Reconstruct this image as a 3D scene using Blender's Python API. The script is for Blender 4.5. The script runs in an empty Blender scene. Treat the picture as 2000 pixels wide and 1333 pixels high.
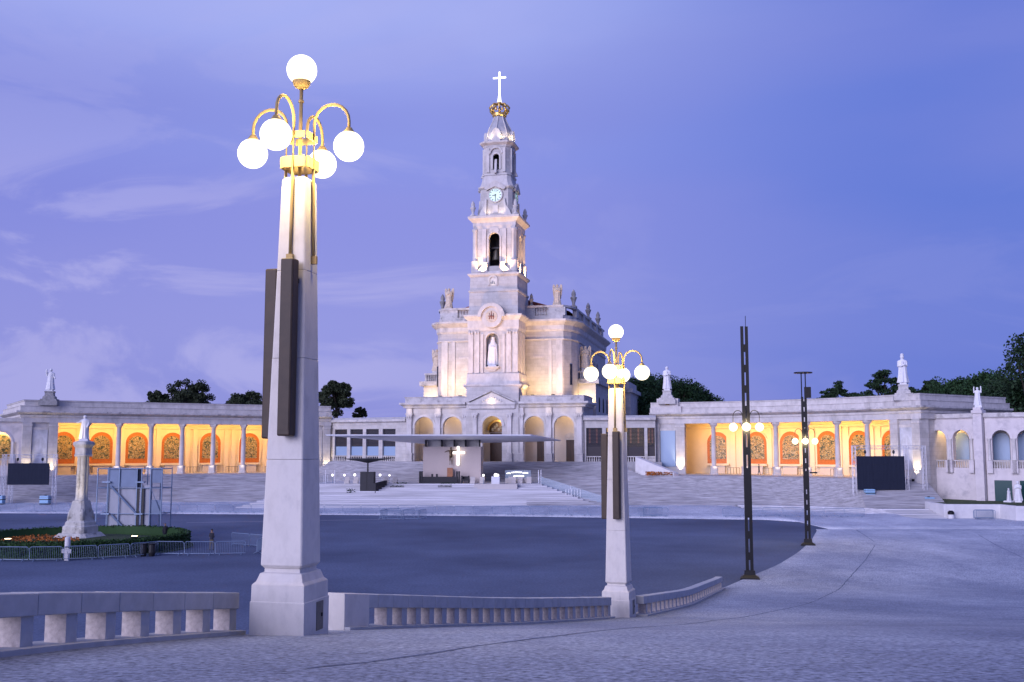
import bpy, bmesh, math, random
from mathutils import Vector, Matrix
R = math.radians
sc = bpy.context.scene
COL = sc.collection

# ------------------------------------------------------------------ camera
cam = bpy.data.cameras.new('camera'); cam_o = bpy.data.objects.new('camera', cam); COL.objects.link(cam_o)
cam.sensor_width = 36; cam.lens = 36; cam.clip_end = 4000; cam.clip_start = 0.1
cam_o.location = (0, 0, 8.4)
cam_o.rotation_euler = (R(90) + math.atan(210 / 2000), 0, 0)
sc.camera = cam_o
sc.cycles.use_denoising = True
sc.cycles.max_bounces = 5; sc.cycles.diffuse_bounces = 3; sc.cycles.glossy_bounces = 3
sc.cycles.transparent_max_bounces = 8; sc.cycles.transmission_bounces = 4
sc.cycles.sample_clamp_indirect = 4.0
sc.cycles.caustics_reflective = False; sc.cycles.caustics_refractive = False

# ------------------------------------------------------------------ sky, sun, exposure
SUN_EL, SUN_AZ = R(3.0), R(200)          # afterglow low behind the viewer
world = bpy.data.worlds.new('World'); sc.world = world; world.use_nodes = True
wn, wl = world.node_tree.nodes, world.node_tree.links
wn.clear()
def wnode(t, **k):
    n = wn.new(t)
    for a, b in k.items(): setattr(n, a, b)
    return n
def wmath(op, a, b=None):
    n = wnode('ShaderNodeMath', operation=op)
    for i, v in enumerate((a, b)):
        if v is None: continue
        if isinstance(v, (int, float)): n.inputs[i].default_value = v
        else: wl.new(v, n.inputs[i])
    return n.outputs[0]
def wramp(fac, stops, interp='EASE'):
    n = wnode('ShaderNodeValToRGB'); n.color_ramp.interpolation = interp
    el = n.color_ramp.elements
    while len(el) < len(stops): el.new(0.5)
    for e, (p, c) in zip(el, stops): e.position = p; e.color = (*c, 1) if len(c) == 3 else c
    wl.new(fac, n.inputs[0]); return n.outputs[0]
def wmix(fac, a, b, mode='MIX'):
    n = wnode('ShaderNodeMix', data_type='RGBA', blend_type=mode)
    for s, v in ((n.inputs[0], fac), (n.inputs[6], a), (n.inputs[7], b)):
        if isinstance(v, (int, float)): s.default_value = v
        elif isinstance(v, tuple): s.default_value = (*v, 1)
        else: wl.new(v, s)
    return n.outputs[2]
tc = wnode('ShaderNodeTexCoord')
sep = wnode('ShaderNodeSeparateXYZ'); wl.new(tc.outputs['Generated'], sep.inputs[0])
X_, Y_, Z_ = sep.outputs
nish = wnode('ShaderNodeTexSky', sky_type='NISHITA', sun_disc=False)
nish.sun_elevation = SUN_EL; nish.sun_rotation = SUN_AZ; nish.air_density = 1.5; nish.ozone_density = 6.0; nish.dust_density = 0.6
zc = wmath('MAXIMUM', Z_, 0.0)
base = wramp(zc, [(0.0, (.27, .29, .70)), (0.10, (.29, .31, .745)), (0.22, (.25, .275, .735)), (0.30, (.265, .305, .77)), (0.40, (.38, .43, .87)), (1.0, (.30, .36, .80))])
# the east (right) side is deeper blue than the west
side = wmath('MULTIPLY_ADD', X_, 1.1); wn[side.node.name].inputs[2].default_value = 0.5
base = wmix(wramp(side, [(0.42, (0, 0, 0)), (0.95, (1, 1, 1))]), base, (.130, .195, .655))
base = wmix(wramp(side, [(0.0, (1, 1, 1)), (0.32, (0, 0, 0))]), base, wmix(1.0, base, (.93, .93, .97), 'MULTIPLY'))
# clouds: flattened noise, projected so the banks lie in streaks
mp = wnode('ShaderNodeMapping'); mp.inputs['Scale'].default_value = (2.4, 2.4, 7.5); mp.inputs['Location'].default_value = (3.1, 0.4, 0.75)
wl.new(tc.outputs['Generated'], mp.inputs[0])
n1 = wnode('ShaderNodeTexNoise'); n1.inputs['Scale'].default_value = 1.5; n1.inputs['Detail'].default_value = 9; n1.inputs['Roughness'].default_value = 0.58; n1.inputs['Distortion'].default_value = 0.9
wl.new(mp.outputs[0], n1.inputs[0])
mp2 = wnode('ShaderNodeMapping'); mp2.inputs['Scale'].default_value = (1.2, 1.2, 5.0); mp2.inputs['Location'].default_value = (7.3, 2.2, 1.0); mp2.inputs['Rotation'].default_value = (0, R(8), 0)
wl.new(tc.outputs['Generated'], mp2.inputs[0])
n2 = wnode('ShaderNodeTexNoise'); n2.inputs['Scale'].default_value = 1.0; n2.inputs['Detail'].default_value = 5; n2.inputs['Roughness'].default_value = 0.45; n2.inputs['Distortion'].default_value = 0.3
wl.new(mp2.outputs[0], n2.inputs[0])
low = wramp(zc, [(0.0, (1, 1, 1)), (0.16, (1, 1, 1)), (0.34, (.25, .25, .25)), (1, (.2, .2, .2))])
leftness = wramp(side, [(0.28, (1, 1, 1)), (0.66, (.12, .12, .12))])
bright = wmix(1.0, wmix(1.0, wramp(n1.outputs[0], [(0.485, (0, 0, 0)), (0.60, (1, 1, 1))]), low, 'MULTIPLY'), leftness, 'MULTIPLY')
dark = wramp(n2.outputs[0], [(0.38, (1, 1, 1)), (0.56, (0, 0, 0))])
c1 = wmix(wmix(1.0, dark, (.38, .38, .38), 'MULTIPLY'), base, (.235, .255, .68))
c2 = wmix(wmix(1.0, bright, (.62, .62, .62), 'MULTIPLY'), c1, (.46, .45, .82))
pink = wramp(n2.outputs[0], [(0.52, (0, 0, 0)), (0.68, (1, 1, 1))])
c3 = wmix(wmix(1.0, pink, (.15, .15, .15), 'MULTIPLY'), c2, (.36, .33, .72))
bg1 = wnode('ShaderNodeBackground'); wl.new(c3, bg1.inputs[0]); bg1.inputs[1].default_value = 1.0
bg2 = wnode('ShaderNodeBackground'); wl.new(nish.outputs[0], bg2.inputs[0]); bg2.inputs[1].default_value = 0.02
ad = wnode('ShaderNodeAddShader'); wl.new(bg1.outputs[0], ad.inputs[0]); wl.new(bg2.outputs[0], ad.inputs[1])
wo = wnode('ShaderNodeOutputWorld'); wl.new(ad.outputs[0], wo.inputs[0])
sun = bpy.data.lights.new('sun', 'SUN'); sun.energy = 3.9; sun.angle = R(45); sun.color = (.74, .72, 1.0)
sun_o = bpy.data.objects.new('sun', sun); COL.objects.link(sun_o)
sun_o.rotation_euler = Vector((-0.80, -1.0, 0.32)).to_track_quat('Z', 'Y').to_euler()
sc.view_settings.view_transform = 'Standard'; sc.view_settings.look = 'None'
sc.view_settings.exposure = 0.0; sc.view_settings.gamma = 1.0

# ------------------------------------------------------------------ materials
MAT = {}
def mat(name, col, rough=0.8, metal=0.0, var=0.0, scale=1.0, bump=0.0, bscale=None, stain=0.0, stain_col=(.08, .075, .07), stain_scale=0.6,
        emit=None, estr=0.0, alpha=1.0, bdist=0.02, detail=6, stretch=(1, 1, 1), spec=0.4):
    m = bpy.data.materials.new(name); m.use_nodes = True
    nt = m.node_tree; N, L = nt.nodes, nt.links
    b = N['Principled BSDF']
    b.inputs['Roughness'].default_value = rough; b.inputs['Metallic'].default_value = metal
    b.inputs['Base Color'].default_value = (*col, 1); b.inputs['Specular IOR Level'].default_value = spec
    if var or bump or stain:
        t = N.new('ShaderNodeTexCoord'); mpn = N.new('ShaderNodeMapping'); mpn.inputs['Scale'].default_value = stretch
        L.new(t.outputs['Object'], mpn.inputs[0])
    out = None
    if var:
        n = N.new('ShaderNodeTexNoise'); n.inputs['Scale'].default_value = scale; n.inputs['Detail'].default_value = detail; n.inputs['Roughness'].default_value = 0.62
        L.new(mpn.outputs[0], n.inputs[0])
        r = N.new('ShaderNodeValToRGB'); r.color_ramp.elements[0].position = 0.3; r.color_ramp.elements[1].position = 0.7
        r.color_ramp.elements[0].color = (*[max(0, c * (1 - var)) for c in col], 1); r.color_ramp.elements[1].color = (*[min(1, c * (1 + var)) for c in col], 1)
        L.new(n.outputs[0], r.inputs[0]); out = r.outputs[0]
    if stain:
        n = N.new('ShaderNodeTexNoise'); n.inputs['Scale'].default_value = stain_scale; n.inputs['Detail'].default_value = 8; n.inputs['Roughness'].default_value = 0.65
        L.new(mpn.outputs[0], n.inputs[0])
        r = N.new('ShaderNodeValToRGB'); r.color_ramp.elements[0].position = 0.52; r.color_ramp.elements[1].position = 0.70
        r.color_ramp.elements[0].color = (0, 0, 0, 1); r.color_ramp.elements[1].color = (stain, stain, stain, 1)
        L.new(n.outputs[0], r.inputs[0])
        mx = N.new('ShaderNodeMix'); mx.data_type = 'RGBA'; L.new(r.outputs[0], mx.inputs[0])
        if out: L.new(out, mx.inputs[6])
        else: mx.inputs[6].default_value = (*col, 1)
        mx.inputs[7].default_value = (*stain_col, 1); out = mx.outputs[2]
    if out: L.new(out, b.inputs['Base Color'])
    if bump:
        n = N.new('ShaderNodeTexNoise'); n.inputs['Scale'].default_value = bscale or scale * 4; n.inputs['Detail'].default_value = 5; n.inputs['Roughness'].default_value = 0.6
        L.new(mpn.outputs[0], n.inputs[0])
        bn = N.new('ShaderNodeBump'); bn.inputs['Strength'].default_value = bump; bn.inputs['Distance'].default_value = bdist
        L.new(n.outputs[0], bn.inputs['Height']); L.new(bn.outputs[0], b.inputs['Normal'])
    if emit: b.inputs['Emission Color'].default_value = (*emit, 1); b.inputs['Emission Strength'].default_value = estr
    if alpha < 1: b.inputs['Alpha'].default_value = alpha
    MAT[name] = m; return m
def ashlar(name, col, bw, bh, var=0.10, mortar=0.80, msize=0.012, bump=0.25):
    """coursed stone: faint joints and tone shifts from block to block"""
    m = mat(name, col, 0.75, var=var, scale=0.7, bump=0.0)
    N, L = m.node_tree.nodes, m.node_tree.links; b = N['Principled BSDF']
    t = N.new('ShaderNodeTexCoord'); sp = N.new('ShaderNodeSeparateXYZ'); L.new(t.outputs['Object'], sp.inputs[0])
    add = N.new('ShaderNodeMath'); add.operation = 'ADD'; L.new(sp.outputs[0], add.inputs[0]); L.new(sp.outputs[1], add.inputs[1])
    cb = N.new('ShaderNodeCombineXYZ'); L.new(add.outputs[0], cb.inputs[0]); L.new(sp.outputs[2], cb.inputs[1])
    br = N.new('ShaderNodeTexBrick'); br.inputs['Scale'].default_value = 1; br.inputs['Brick Width'].default_value = bw; br.inputs['Row Height'].default_value = bh
    br.inputs['Mortar Size'].default_value = msize; br.inputs['Mortar Smooth'].default_value = 0.4
    br.inputs['Color1'].default_value = (1, 1, 1, 1); br.inputs['Color2'].default_value = (.90, .89, .87, 1); br.inputs['Mortar'].default_value = (mortar, mortar, mortar, 1)
    L.new(cb.outputs[0], br.inputs[0])
    src = b.inputs['Base Color'].links[0].from_socket
    mx = N.new('ShaderNodeMix'); mx.data_type = 'RGBA'; mx.blend_type = 'MULTIPLY'; mx.inputs[0].default_value = 1
    L.new(src, mx.inputs[6]); L.new(br.outputs[0], mx.inputs[7]); L.new(mx.outputs[2], b.inputs['Base Color'])
    return m
ashlar('marble', (.50, .47, .45), 1.3, 0.62, var=.16, mortar=.72, msize=.02)
mat('marble_trim', (.54, .505, .48), 0.75, var=.16, scale=1.1, stain=.42, stain_scale=.8, stain_col=(.20, .185, .18), stretch=(1, 1, .5))
mat('cornice_stone', (.50, .47, .45), 0.85, var=.2, scale=1.2, stain=.75, stain_scale=.9, stain_col=(.12, .11, .11))
mat('grey_stone', (.26, .25, .25), 0.9, var=.3, scale=2.0, stain=.5, stain_scale=1.5, stain_col=(.07, .07, .07))
mat('limestone', (.58, .54, .50), 0.85, var=.16, scale=2.6, bump=.35, bscale=55, stain=.55, stain_scale=2.6, stain_col=(.33, .31, .30), bdist=.006, stretch=(1, 1, .55))
mat('rail_stone', (.40, .40, .41), 0.85, var=.14, scale=3.0, bump=.2, bscale=60, bdist=.004)
mat('rough_stone', (.46, .40, .37), 0.95, var=.25, scale=14, bump=.6, bscale=45, bdist=.012)
mat('old_stone', (.46, .44, .40), 0.9, var=.2, scale=1.6, bump=.3, bscale=9, stain=.85, stain_scale=1.1, stain_col=(.10, .09, .085), bdist=.03)
mat('wall_white', (.62, .60, .60), 0.9, var=.08, scale=.8, stain=.25, stain_scale=.7, stain_col=(.32, .30, .32))
mat('loggia_wall', (.58, .53, .52), 0.9, var=.1, scale=.8, stain=.55, stain_scale=.55, stain_col=(.23, .22, .25))
mat('warm_plaster', (.72, .61, .43), 0.85, var=.06, scale=.6)
mat('portico_plaster', (.58, .52, .46), 0.85, var=.06, scale=.6)
mat('step_stone', (.33, .32, .34), 0.9, var=.42, scale=1.4, stretch=(.22, 1.3, 4.0), detail=8)
mat('white_step', (.50, .49, .51), 0.85, var=.36, scale=1.3, stretch=(.07, 1.3, 4.5))
mat('terrace_stone', (.38, .37, .38), 0.9, var=.15, scale=1.0)
mat('panel_marble', (.46, .47, .52), 0.5, var=.3, scale=1.1, detail=8, stretch=(1, 1, .6))
mat('altar_plaster', (.52, .44, .40), 0.8, var=.04, scale=.5)
mat('canopy_white', (.82, .82, .85), 0.6, var=.04, scale=.4)
mat('brass', (.36, .26, .12), 0.7, metal=.55)
mat('gilt', (.70, .46, .15), 0.42, metal=0.8, var=.3, scale=3)
mat('speaker_brown', (.040, .024, .014), 0.55, var=.2, scale=6, bump=.3, bscale=220, bdist=.003)
mat('dark_metal', (.012, .012, .014), 0.45, metal=.6)
mat('box_metal', (.16, .15, .14), 0.5, metal=.7, var=.2, scale=8)
mat('galvanised', (.20, .26, .36), 0.5, metal=.4, var=.12, scale=5)
mat('truss_alu', (.62, .62, .66), 0.4, metal=.7)
mat('sheeting', (.30, .31, .36), 0.55, var=.15, scale=.8, stretch=(1.5, 1.5, .4))
mat('scaffold_blue', (.17, .22, .32), 0.6, var=.1, scale=1)
mat('screen_black', (.018, .022, .038), 0.75, var=.12, scale=1.5, stretch=(3, 1, .3), spec=.1)
mat('dark_glass', (.012, .014, .022), 0.12, spec=.6)
mat('frosted_glass', (.24, .33, .46), 0.3)
mat('green_glass', (.01, .05, .05), 0.15)
mat('slat_dark', (.035, .028, .032), 0.5)
mat('lit_slat', (.20, .09, .07), 0.6, emit=(1, .35, .2), estr=.10)
mat('rail_glass', (.55, .68, .80), 0.1, alpha=.18)
mat('door_wood', (.05, .028, .02), 0.5, var=.3, scale=3, stretch=(3, 3, .4))
mat('roof_tile', (.22, .07, .05), 0.8, var=.25, scale=3)
mat('lead', (.34, .34, .37), 0.6, var=.15, scale=1.4, stain=.3, stain_col=(.2, .2, .22))
mat('bronze', (.10, .065, .035), 0.4, metal=.9)
mat('bell_bronze', (.10, .095, .08), 0.5, metal=.8)
mat('statue_white', (.66, .65, .66), 0.7, var=.08, scale=2)
mat('statue_warm', (.55, .46, .36), 0.8, var=.2, scale=2.5, stain=.5, stain_scale=1.8, stain_col=(.15, .13, .11))
def globe_mat(name, e):
    m = bpy.data.materials.new(name); m.use_nodes = True; N, L = m.node_tree.nodes, m.node_tree.links; N.clear()
    tr = N.new('ShaderNodeBsdfTransparent'); tr.inputs[0].default_value = (.72, .70, .64, 1); em = N.new('ShaderNodeEmission'); em.inputs[0].default_value = (1, .90, .68, 1); em.inputs[1].default_value = e
    a = N.new('ShaderNodeAddShader'); o = N.new('ShaderNodeOutputMaterial'); L.new(tr.outputs[0], a.inputs[0]); L.new(em.outputs[0], a.inputs[1]); L.new(a.outputs[0], o.inputs[0]); MAT[name] = m
globe_mat('globe_glass', 1.5); globe_mat('globe_small', 1.5)
mat('cross_light', (.9, .9, .9), 0.3, emit=(1.0, .93, .82), estr=2.2)
mat('lamp_lens', (.9, .9, .8), 0.3, emit=(1.0, .78, .45), estr=8.0)
mat('clock_dial', (.55, .68, .60), 0.4, emit=(.62, .95, .78), estr=.33)
mat('blue_tank', (.25, .42, .58), 0.5, var=.1, scale=3)
mat('black_plastic', (.012, .012, .014), 0.5)
mat('black_wood', (.018, .017, .022), 0.6, var=.2, scale=3)
mat('leather_tan', (.34, .15, .075), 0.6, var=.15, scale=4)
mat('seat_stone', (.50, .46, .44), 0.8, var=.05)
mat('red_cloth', (.16, .12, .10), 0.9)
mat('cloth_dark', (.018, .018, .022), 0.9); mat('cloth_grey', (.06, .06, .065), 0.9); mat('cloth_khaki', (.13, .11, .08), 0.9); mat('skin', (.32, .19, .13), 0.6); mat('hair', (.015, .012, .01), 0.7)
mat('bark', (.05, .038, .028), 0.95, var=.3, scale=6, stretch=(1, 1, .3))
mat('soil', (.06, .045, .03), 1.0, var=.3, scale=5)
mat('grass', (.035, .055, .016), 0.95, var=.45, scale=3, bump=.6, bscale=25, bdist=.05)
mat('earth', (.09, .085, .06), 1.0, var=.3, scale=.05)
for k, (c) in {'leaf_olive': (.030, .040, .020), 'leaf_dark': (.018, .038, .016), 'leaf_pine': (.020, .048, .018), 'leaf_hedge': (.022, .055, .016), 'flower_orange': (.34, .11, .025), 'leaf_potted': (.02, .06, .03)}.items():
    m = mat(k, c, 0.75, spec=.2)
    N, L = m.node_tree.nodes, m.node_tree.links
    oi = N.new('ShaderNodeNewGeometry'); r = N.new('ShaderNodeValToRGB')
    r.color_ramp.elements[0].color = (*[v * .5 for v in c], 1); r.color_ramp.elements[1].color = (*[min(1, v * 1.6) for v in c], 1)
    L.new(oi.outputs['Random Per Island'], r.inputs[0]); L.new(r.outputs[0], N['Principled BSDF'].inputs['Base Color'])
def paving_mat():
    m = mat('ramp_paving', (.40, .40, .41), 0.88, spec=.35)
    N, L = m.node_tree.nodes, m.node_tree.links; b = N['Principled BSDF']
    t = N.new('ShaderNodeTexCoord')
    def noise(s, d, ro, st=(1, 1, 1)):
        mp_ = N.new('ShaderNodeMapping'); mp_.inputs['Scale'].default_value = st; L.new(t.outputs['Object'], mp_.inputs[0])
        n = N.new('ShaderNodeTexNoise'); n.inputs['Scale'].default_value = s; n.inputs['Detail'].default_value = d; n.inputs['Roughness'].default_value = ro
        L.new(mp_.outputs[0], n.inputs[0]); return n.outputs[0]
    def ramp(f, a, b_, p0, p1):
        r = N.new('ShaderNodeValToRGB'); r.color_ramp.elements[0].position = p0; r.color_ramp.elements[1].position = p1
        r.color_ramp.elements[0].color = (*a, 1); r.color_ramp.elements[1].color = (*b_, 1); L.new(f, r.inputs[0]); return r.outputs[0]
    g = noise(13, 6, .65); gc = ramp(g, (.030, .040, .066), (.46, .51, .62), .28, .70)
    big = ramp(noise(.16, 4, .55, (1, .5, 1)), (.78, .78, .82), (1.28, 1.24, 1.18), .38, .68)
    mid = ramp(noise(.9, 6, .6), (.86, .86, .88), (1.06, 1.06, 1.04), .35, .65)
    def mul(a, c):
        x = N.new('ShaderNodeMix'); x.data_type = 'RGBA'; x.blend_type = 'MULTIPLY'; x.inputs[0].default_value = 1; L.new(a, x.inputs[6]); L.new(c, x.inputs[7]); return x.outputs[2]
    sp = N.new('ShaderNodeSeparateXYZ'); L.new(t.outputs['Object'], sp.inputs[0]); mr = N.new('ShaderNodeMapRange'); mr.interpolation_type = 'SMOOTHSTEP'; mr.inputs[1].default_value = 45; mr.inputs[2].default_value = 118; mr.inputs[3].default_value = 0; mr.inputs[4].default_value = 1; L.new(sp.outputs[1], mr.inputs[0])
    far_lit = ramp(mr.outputs[0], (1, 1, 1), (1.75, 1.65, 1.5), 0, 1)  # paler toward the far end: paler stone plus pole lamplight put into the colour
    L.new(mul(mul(mul(gc, big), mid), far_lit), b.inputs['Base Color'])
    bn = N.new('ShaderNodeBump'); bn.inputs['Strength'].default_value = .8; bn.inputs['Distance'].default_value = .03; L.new(g, bn.inputs['Height']); L.new(bn.outputs[0], b.inputs['Normal'])
    m = mat('asphalt', (.062, .066, .078), 0.85, spec=.3)
    N, L = m.node_tree.nodes, m.node_tree.links; b = N['Principled BSDF']; t = N.new('ShaderNodeTexCoord')
    L.new(mul(ramp(noise(6, 6, .65), (.045, .062, .108), (.112, .142, .225), .3, .7), ramp(noise(.055, 9, .62), (.66, .66, .70), (1.34, 1.29, 1.24), .36, .66)), b.inputs['Base Color'])
paving_mat()
def mosaic_mat():
    m = mat('mosaic_picture', (.4, .3, .1), 0.35)
    N, L = m.node_tree.nodes, m.node_tree.links; b = N['Principled BSDF']; t = N.new('ShaderNodeTexCoord')
    n = N.new('ShaderNodeTexNoise'); n.inputs['Scale'].default_value = 2.1; n.inputs['Detail'].default_value = 6; n.inputs['Distortion'].default_value = 1.6; oi = N.new('ShaderNodeObjectInfo'); va = N.new('ShaderNodeVectorMath'); va.operation = 'ADD'; vm = N.new('ShaderNodeVectorMath'); vm.operation = 'SCALE'; vm.inputs[0].default_value = (37, 11, 53); L.new(oi.outputs['Random'], vm.inputs['Scale']); L.new(t.outputs['Object'], va.inputs[0]); L.new(vm.outputs[0], va.inputs[1]); L.new(va.outputs[0], n.inputs[0])
    r = N.new('ShaderNodeValToRGB'); cr = r.color_ramp; cr.interpolation = 'CONSTANT'
    for i, (p, c) in enumerate([(0, (.03, .04, .035)), (.38, (.05, .09, .075)), (.45, (.20, .11, .03)), (.485, (.50, .36, .14)), (.53, (.05, .08, .065)), (.58, (.48, .40, .24)), (.65, (.20, .07, .02))]):
        e = cr.elements[i] if i < 2 else cr.elements.new(p); e.position = p; e.color = (*c, 1)
    L.new(n.outputs[0], r.inputs[0]); L.new(r.outputs[0], b.inputs['Base Color'])
    mat('mosaic_border', (.40, .125, .02), 0.45, var=.35, scale=4, stretch=(1, 1, 2.5))
mosaic_mat()

# ------------------------------------------------------------------ mesh helpers
class MB:
    def __init__(s): s.v, s.f, s.T = [], [], Matrix.Identity(4)
    def add(s, vs, fs):
        b = len(s.v); s.v += [tuple(s.T @ Vector(p)) for p in vs]; s.f += [tuple(b + i for i in f) for f in fs]; return s
    def box(s, x0, x1, y0, y1, z0, z1):
        return s.add([(x0, y0, z0), (x1, y0, z0), (x1, y1, z0), (x0, y1, z0), (x0, y0, z1), (x1, y0, z1), (x1, y1, z1), (x0, y1, z1)],
                     [(0, 3, 2, 1), (4, 5, 6, 7), (0, 1, 5, 4), (1, 2, 6, 5), (2, 3, 7, 6), (3, 0, 4, 7)])
    def loft(s, loops, cap=True, closed=True):
        n = len(loops[0]); vs = [p for l in loops for p in l]; fs = []
        for i in range(len(loops) - 1):
            for j in range(n if closed else n - 1):
                k = (j + 1) % n; fs.append((i * n + j, i * n + k, (i + 1) * n + k, (i + 1) * n + j))
        if cap: fs.append(tuple(range(n - 1, -1, -1))); fs.append(tuple((len(loops) - 1) * n + j for j in range(n)))
        return s.add(vs, fs)
    def prism(s, poly, z0, z1): return s.loft([[(x, y, z0) for x, y in poly], [(x, y, z1) for x, y in poly]])
    def plate(s, poly, y0, y1): return s.loft([[(x, y1, z) for x, z in poly], [(x, y0, z) for x, z in poly]])   # outline in x-z, thickness in y
    def lathe(s, prof, seg=20, c=(0, 0)):
        return s.loft([[(c[0] + r * math.cos(2 * math.pi * k / seg), c[1] + r * math.sin(2 * math.pi * k / seg), z) for k in range(seg)] for r, z in prof])
    def squares(s, prof, ch=0.0, c=(0, 0), asp=1.0):
        """stack of square (or chamfered) sections: (half width, z)"""
        L = []
        for h, z in prof:
            q = h * ch; a = h * asp
            if ch: p = [(-h + q, -a), (h - q, -a), (h, -a + q), (h, a - q), (h - q, a), (-h + q, a), (-h, a - q), (-h, -a + q)]
            else: p = [(-h, -a), (h, -a), (h, a), (-h, a)]
            L.append([(c[0] + x, c[1] + y, z) for x, y in p])
        return s.loft(L)
    def tube(s, path, r, seg=8, cap=True):
        P = [Vector(p) for p in path]; L = []; up = Vector((0, 0, 1))
        for i, p in enumerate(P):
            d = (P[min(i + 1, len(P) - 1)] - P[max(i - 1, 0)]).normalized()
            a = d.cross(up)
            if a.length < 1e-3: a = Vector((1, 0, 0)) if i == 0 or not L else last
            a.normalize(); b = d.cross(a).normalized(); last = a
            rr = r[i] if isinstance(r, (list, tuple)) else r
            L.append([tuple(p + rr * (math.cos(2 * math.pi * k / seg) * a + math.sin(2 * math.pi * k / seg) * b)) for k in range(seg)])
        return s.loft(L, cap)
    def sphere(s, c, r, seg=16, rings=10, sc_=(1, 1, 1)):
        vs = [(c[0], c[1], c[2] - r * sc_[2])]; fs = []
        for i in range(1, rings):
            t = math.pi * i / rings
            for k in range(seg):
                a = 2 * math.pi * k / seg; vs.append((c[0] + r * sc_[0] * math.sin(t) * math.cos(a), c[1] + r * sc_[1] * math.sin(t) * math.sin(a), c[2] - r * sc_[2] * math.cos(t)))
        vs.append((c[0], c[1], c[2] + r * sc_[2])); e = len(vs) - 1
        for k in range(seg): fs.append((0, 1 + (k + 1) % seg, 1 + k)); fs.append((e, e - seg + k, e - seg + (k + 1) % seg))
        for i in range(rings - 2):
            for k in range(seg): a = 1 + i * seg; fs.append((a + k, a + (k + 1) % seg, a + seg + (k + 1) % seg, a + seg + k))
        return s.add(vs, fs)
    def arch_wall(s, x0, x1, z0, z1, y0, y1, ops, seg=10):
        """wall slab in x-z, front y0, back y1, with arched openings (cx, half, zsill, zspring)"""
        xs = [x0]
        for cx, h, zb, zs in sorted(ops): xs += [cx - h, cx + h]
        xs.append(x1)
        prof = []          # (x, ztop-of-opening, zsill) as columns
        def face(a, b, c, d): s.add([a, b, c, d], [(0, 1, 2, 3)])
        def slab(xa, xb, za, zb_, zc, zd):      # hex below: bottom za..zb_, top zc..zd
            face((xa, y0, za), (xb, y0, zb_), (xb, y0, zd), (xa, y0, zc)); face((xb, y1, zb_), (xa, y1, za), (xa, y1, zc), (xb, y1, zd))
        for i in range(0, len(xs), 2): slab(xs[i], xs[i + 1], z0, z0, z1, z1)
        for cx, h, zb, zs in sorted(ops):
            if zb > z0 + 1e-4:
                slab(cx - h, cx + h, z0, z0, zb, zb); face((cx - h, y0, zb), (cx + h, y0, zb), (cx + h, y1, zb), (cx - h, y1, zb))
            pts = [(cx - h, zs)] + [(cx - h * math.cos(math.pi * k / seg), zs + h * math.sin(math.pi * k / seg)) for k in range(1, seg)] + [(cx + h, zs)]
            for (xa, za), (xb, zb2) in zip(pts, pts[1:]):
                slab(xa, xb, za, zb2, z1, z1); face((xa, y0, za), (xa, y1, za), (xb, y1, zb2), (xb, y0, zb2))
            for x, sg in ((cx - h, 1), (cx + h, -1)):
                q = [(x, y0, zb), (x, y1, zb), (x, y1, zs), (x, y0, zs)]; face(*(q if sg > 0 else q[::-1]))
        face((x0, y0, z1), (x1, y0, z1), (x1, y1, z1), (x0, y1, z1)); face((x0, y1, z0), (x0, y0, z0), (x0, y0, z1), (x0, y1, z1)); face((x1, y0, z0), (x1, y1, z0), (x1, y1, z1), (x1, y0, z1))
        return s
    def arch_band(s, cx, zs, r0, r1, y0, y1, seg=12, legs=0.0):
        a = [(-r1, -legs)] if legs else []
        o = [(cx - r1 * math.cos(math.pi * k / seg), zs + r1 * math.sin(math.pi * k / seg)) for k in range(seg + 1)]
        i = [(cx - r0 * math.cos(math.pi * k / seg), zs + r0 * math.sin(math.pi * k / seg)) for k in range(seg + 1)]
        if legs: o = [(cx - r1, zs - legs)] + o + [(cx + r1, zs - legs)]; i = [(cx - r0, zs - legs)] + i + [(cx + r0, zs - legs)]
        n = len(o); vs = [(x, y, z) for y in (y0, y1) for pts in (o, i) for x, z in pts]; fs = []
        for k in range(n - 1):
            fs += [(k, n + k, n + k + 1, k + 1), (2 * n + k, 2 * n + k + 1, 3 * n + k + 1, 3 * n + k), (k, k + 1, 2 * n + k + 1, 2 * n + k), (n + k, 3 * n + k, 3 * n + k + 1, n + k + 1)]
        fs += [(0, 2 * n, 3 * n, n), (n - 1, 2 * n - 1, 4 * n - 1, 3 * n - 1)]
        return s.add(vs, fs)
    def sweep(s, pts, prof, closed_prof=True):
        """section prof [(offset, z)] carried along the plan line pts; offset to the right of travel"""
        P = [Vector((p[0], p[1])) for p in pts]; L = []
        for i, p in enumerate(P):
            ds = []
            if i > 0: ds.append((P[i] - P[i - 1]).normalized())
            if i < len(P) - 1: ds.append((P[i + 1] - P[i]).normalized())
            d = sum(ds, Vector((0, 0))).normalized(); n = Vector((d.y, -d.x)); k = 1 / max(.5, n.dot(Vector((ds[0].y, -ds[0].x))))
            L.append([(p.x + n.x * o * k, p.y + n.y * o * k, z) for o, z in prof])
        return s.loft(L, cap=closed_prof, closed=closed_prof)
    def mesh(s, name, m, smooth=False):
        me = bpy.data.meshes.new(name); me.from_pydata(s.v, [], s.f); me.materials.append(MAT[m])
        bm = bmesh.new(); bm.from_mesh(me); bmesh.ops.remove_doubles(bm, verts=bm.verts, dist=1e-5); bmesh.ops.recalc_face_normals(bm, faces=bm.faces); bm.to_mesh(me); bm.free()
        if smooth:
            for p in me.polygons: p.use_smooth = True
        return me
    def build(s, name, m, parent=None, smooth=False, loc=None, rz=0):
        o = bpy.data.objects.new(name, s.mesh(name, m, smooth)); COL.objects.link(o); o.parent = parent
        if loc: o.location = loc
        if rz: o.rotation_euler = (0, 0, rz)
        return o
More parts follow.
